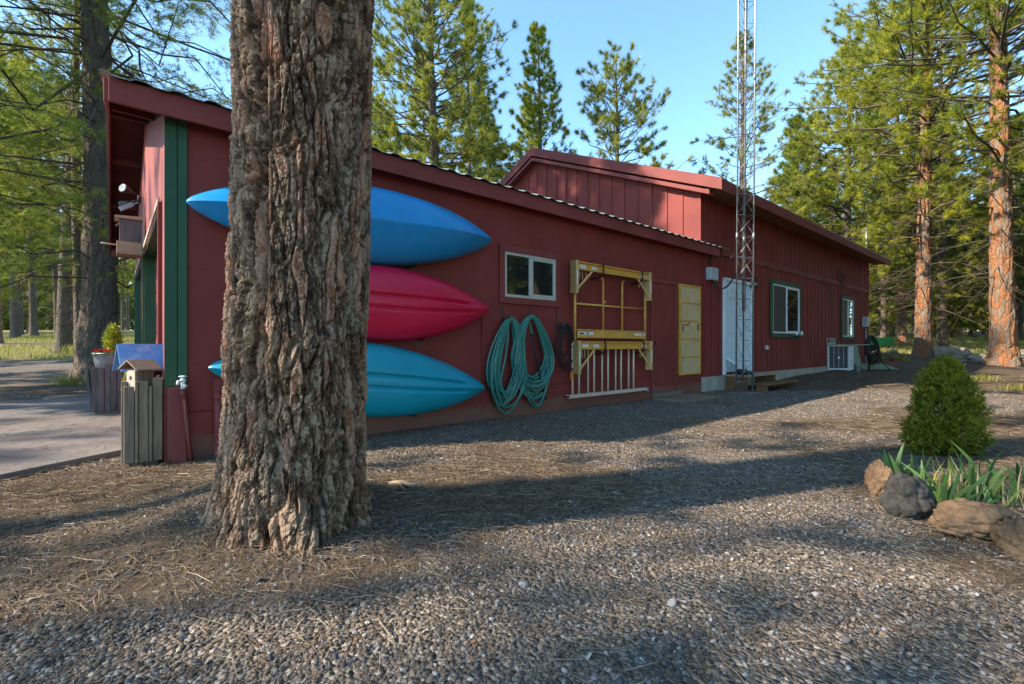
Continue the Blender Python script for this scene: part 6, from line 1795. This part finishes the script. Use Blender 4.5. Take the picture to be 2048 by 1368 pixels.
rock("tall narrow tan lava rock at the left end of the bed's stone edging", *((1762 - 1024) / F * 2.86, 2.86), (0.125, 0.18, 0.30), 0.3, 'rock_brown', 3)
rock("dark grey pitted lava boulder in front of the iris bed", *((1812 - 1024) / F * 2.58, 2.58), (0.265, 0.24, 0.30), -0.25, 'rock_grey', 4)
rock("broad flat brown lava boulder right of the dark grey one", *((1938 - 1024) / F * 2.30, 2.30), (0.37, 0.25, 0.22), -0.30, 'rock_brown', 11)
rock("brown boulder cut off by the right edge of the picture", *((2058 - 1024) / F * 2.10, 2.10), (0.24, 0.24, 0.22), 0.4, 'rock_brown', 8)
for i, (px, Y_, s, lab) in enumerate(((1893, 19.5, (1.05, 0.8, 0.75), "pale boulder at the foot of the leaning pine, rounded top"), (1930, 18.6, (0.8, 0.7, 0.55), "pale low boulder right of the rounded one"), (1962, 18.0, (0.9, 0.7, 0.5), "pale flat boulder left of the stout orange pine"), (1915, 22, (0.9, .7, .5), "small pale boulder behind the rounded one"), (2044, 20, (1.0, .8, .55), "pale boulder right of the stout orange pine"), (1785, 21.5, (0.7, .5, .35), "small pale stone beside the bright green trailer"))):
    x_, y_ = (px - 1024) / F * Y_, Y_
    rock(lab, x_, y_, s, i * .7, 'rock_pale', 20 + i, sub=4)

def shrub(label, x, y, h, rad, n, seed, leafm='shrub', lw=0.0065, ll=0.042, name='dwarf_conifer'):
    r = np.random.default_rng(seed)
    o = wthing(name, label, 'shrub', (x, y, gz(x, y)))
    # points through the outer shell of a lumpy cone
    t = r.uniform(0.02, 1, n) ** 0.85; a = r.uniform(0, 2 * np.pi, n)
    def prof(t): return np.where(t < 0.34, 0.86 + 0.42 * t, np.clip(1.0 - ((t - .34) / .68) ** 1.75, 0.0, 1) ** 0.75 * 0.97 + .03)
    lump = 1 + 0.30 * fbm(np.stack([np.cos(a) * 1.6, np.sin(a) * 1.6, t * 3.2], 1) * 1.5 + seed, 4, seed, 0.65) * 1.7 + 0.06 * np.sin(a * 7 - t * 17)
    rr_ = rad * prof(t) * lump * (1 - 0.42 * r.uniform(0, 1, n) ** 2.2)
    # side lobe at lower left
    ns = n // 45                            # sprays: little fans of leaves with gaps between them
    rr_ = rr_[:ns]; a = a[:ns]; t = t[:ns]
    c = np.stack([np.cos(a) * rr_, np.sin(a) * rr_, t * h], 1)
    m = r.uniform(0, 1, ns) < 0.15
    q = unit(r.normal(0, 1, (ns, 3))) * (r.uniform(.6, 1, ns))[:, None] * np.array([.15, .15, .16]) + np.array([-rad * 0.85, -0.05, 0.14])
    c = np.where(m[:, None], q, c)
    nd = unit(unit(c - np.array([0, 0, h * .3])) * np.array([1, 1, .6]) + r.normal(0, .35, (ns, 3)) + np.array([0, 0, .45]))
    sdv = unit(np.cross(nd, r.normal(0, 1, (ns, 3))))
    k = np.repeat(np.arange(ns), 45); n = len(k)
    al = r.uniform(-.3, 1, n)
    p = c[k] + nd[k] * (al * 0.055)[:, None] + sdv[k] * (r.normal(0, .016, n) * (1.1 - al * .7))[:, None] + r.normal(0, .0035, (n, 3))
    d = unit(nd[k] + sdv[k] * r.normal(0, .7, n)[:, None] + r.normal(0, .25, (n, 3)))
    s = unit(np.cross(d, r.normal(0, 1, (n, 3))))
    l = ll * r.uniform(.6, 1.3, n)[:, None]; w = lw * r.uniform(.6, 1.3, n)[:, None]
    V = np.stack([p, p + d * l * .55 + s * w, p + d * l, p + d * l * .55 - s * w], 1).reshape(-1, 3)
    tn = np.clip(r.normal(.45, .22, ns)[k] + .35 * al * .6 + r.normal(0, .1, n), 0, 1)
    obj('foliage', mesh_np('foliage', V, [np.arange(len(V)).reshape(-1, 4)], M[leafm], attrs={'tint': np.repeat(tn, 4)}), o)
    N = 40; aa = r.uniform(0, 6.28, N); tt = r.uniform(.2, .95, N); K = np.linspace(0, 1, 4)
    e = np.stack([np.cos(aa) * rad * prof(tt) * .85, np.sin(aa) * rad * prof(tt) * .85, tt * h], 1)
    st = np.stack([0 * aa, 0 * aa, tt * h * .35], 1)
    v_, q_ = tubes(st[:, None] + (e - st)[:, None] * K[None, :, None], np.tile(np.array([.009, .006, .004, .002]), (N, 1)), 4)
    b = MB(); b.tube([(0, 0, -0.05), (0, 0, h * .8)], [0.025, 0.008], 8)
    tr = b.build('stem', M['twig'], o)
    obj('branches', mesh_np('branches', v_, [q_], M['twig'], True), o)
    return o
sx_, sy_ = (1892 - 1024) / F * 3.75, 3.75
shrub("dense egg shaped dwarf conifer, yellow green, behind the lava rocks at right", sx_, sy_, 0.72, 0.195, 60000, 2, lw=0.0036, ll=0.024)

def iris(x, y, n, h, seed, label, group, spread=0.09, wid=0.0115):
    r = np.random.default_rng(seed)
    o = wthing('iris_plant', label, 'plant', (x, y, gz(x, y)), group)
    fa = r.uniform(0, np.pi)
    fan = np.array([math.cos(fa), math.sin(fa), 0]); V = []; Fq = []; tn = []
    nor = np.array([-math.sin(fa), math.cos(fa), 0])
    for k in range(n):
        hh = h * r.uniform(.45, 1.15); ln = r.normal(0, .38); bx = r.normal(0, spread * .5, 2)
        out = fan * ln + nor * r.normal(0, .14)
        base = np.array([bx[0] + fan[0] * ln * .06, bx[1] + fan[1] * ln * .06, -0.02]); w = wid * r.uniform(.7, 1.25)
        S = 8; ww = fan * w if True else nor * w
        tw = r.normal(0, .5); side = unit(fan * math.cos(tw) + nor * math.sin(tw))
        b0 = len(V)
        bend = r.uniform(0, .8) ** 2
        for i in range(S):
            f = i / (S - 1)
            c = base + np.array([0, 0, hh * f * (1 - bend * f * f * .6)]) + out * hh * (f * .75 + bend * 1.2 * f ** 3)
            wd = w * (0.75 + .5 * math.sin(min(f * 1.6, 1.57)) ) * (1 - f ** 3.2) + 0.0006
            V += [c - side * wd, c + nor * 0.002, c + side * wd]
        for i in range(S - 1):
            a = b0 + i * 3
            Fq += [(a, a + 1, a + 4, a + 3), (a + 1, a + 2, a + 5, a + 4)]
        tn += [np.clip(r.normal(.5, .3), 0, 1)] * (S * 3)
    obj('leaf', mesh_np('leaf', np.array(V), [np.array(Fq)], M['iris'], True, attrs={'tint': np.array(tn)}), o)
    return o
ip = [(1800, 3.02, 10, .27), (1822, 2.92, 10, .25), (1842, 2.95, 9, .26), (1864, 2.74, 11, .25), (1886, 2.68, 10, .25), (1908, 2.64, 9, .24), (1952, 2.72, 7, .36), (1972, 2.70, 6, .30), (2022, 2.95, 7, .33), (2036, 2.68, 6, .20), (1782, 3.2, 5, .26), (2060, 2.9, 7, .3), (1930, 2.95, 8, .26)]
for i, (px, Y_, n_, h_) in enumerate(ip):
    iris((px - 1024) / F * Y_, Y_, n_, h_, 100 + i, "clump of upright sword shaped green iris leaves behind the lava rocks", "irises in the stone edged bed")
for i, (px, Y_) in enumerate(((1932, 2.72), (1898, 2.78), (1700, 8.4), (2040, 2.6), (640, 0))):
    if Y_ == 0: continue
    r = np.random.default_rng(300 + i); x_ = (px - 1024) / F * Y_
    n_ = 26; xx = x_ + r.normal(0, .04, n_); yy = Y_ + r.normal(0, .04, n_)
    if px == 1700: continue
    V, Fq, tn = blades(xx, yy, .10, .26, .003, r, .9)
    c0 = np.array([x_, Y_, gz(x_, Y_)])
    lab = {1932: "wispy tuft of straw coloured grass between the two near boulders and the irises", 1898: "thin green grass tuft behind the dark grey boulder", 2040: "straw tuft at the right edge above the cut off boulder"}[px]
    o = obj('grass_tuft', mesh_np('grass_tuft', V - c0, Fq, M['straw'] if px != 1898 else M['grass'], attrs={'tint': tn}), None, tuple(c0)); tag(o, lab, 'grass tuft')
for i, (px, Y_, h_, n_, lab) in enumerate(((135, 10.6, .28, 260, "bright green grass tuft beside the foot of the thick dark pine"), (1966, 11.8, .20, 200, "yellow green grass tuft on the duff in front of the stout orange pine"), (2040, 9.5, .18, 160, "green grass tuft at the right edge behind the iris bed"), (150, 20.4, .5, 200, "tall dry grass clump at the foot of the straight pine in the clearing"), (1790, 18.5, .3, 300, "sunlit yellow green grass clump behind the timbers"))):
    r = np.random.default_rng(330 + i); x_ = (px - 1024) / F * Y_
    sp = .16 if Y_ < 15 else .24
    xx = x_ + r.normal(0, sp, n_); yy = Y_ + r.normal(0, sp * .7, n_)
    V, Fq, tn = blades(xx, yy, h_ * .4, h_, .006 if Y_ < 15 else .012, r, .9)
    c0 = np.array([x_, Y_, gz(x_, Y_)])
    tag(obj('grass_tuft', mesh_np('grass_tuft', V - c0, Fq, M['grass'], attrs={'tint': tn}), None, tuple(c0)), lab, 'grass tuft')
# broken branch near the trunk
q = ((808 - 1024) / F * 3.05, 3.05)
k = wthing('broken_branch', "pale splintered piece of branch on the duff right of the big trunk", 'branch', (q[0], q[1], gz(*q)))
b = MB(); b.tube([(-0.10, 0.03, 0.018), (-0.02, 0.0, 0.03), (0.06, -0.02, 0.02), (0.12, -0.01, 0.03)], [0.012, 0.017, 0.014, 0.006], 8); b.tube([(-0.02, 0.0, 0.03), (0.0, -0.07, 0.02), (0.03, -0.11, 0.012)], [0.012, 0.009, 0.004], 8); b.build('wood', M['plank'], k)
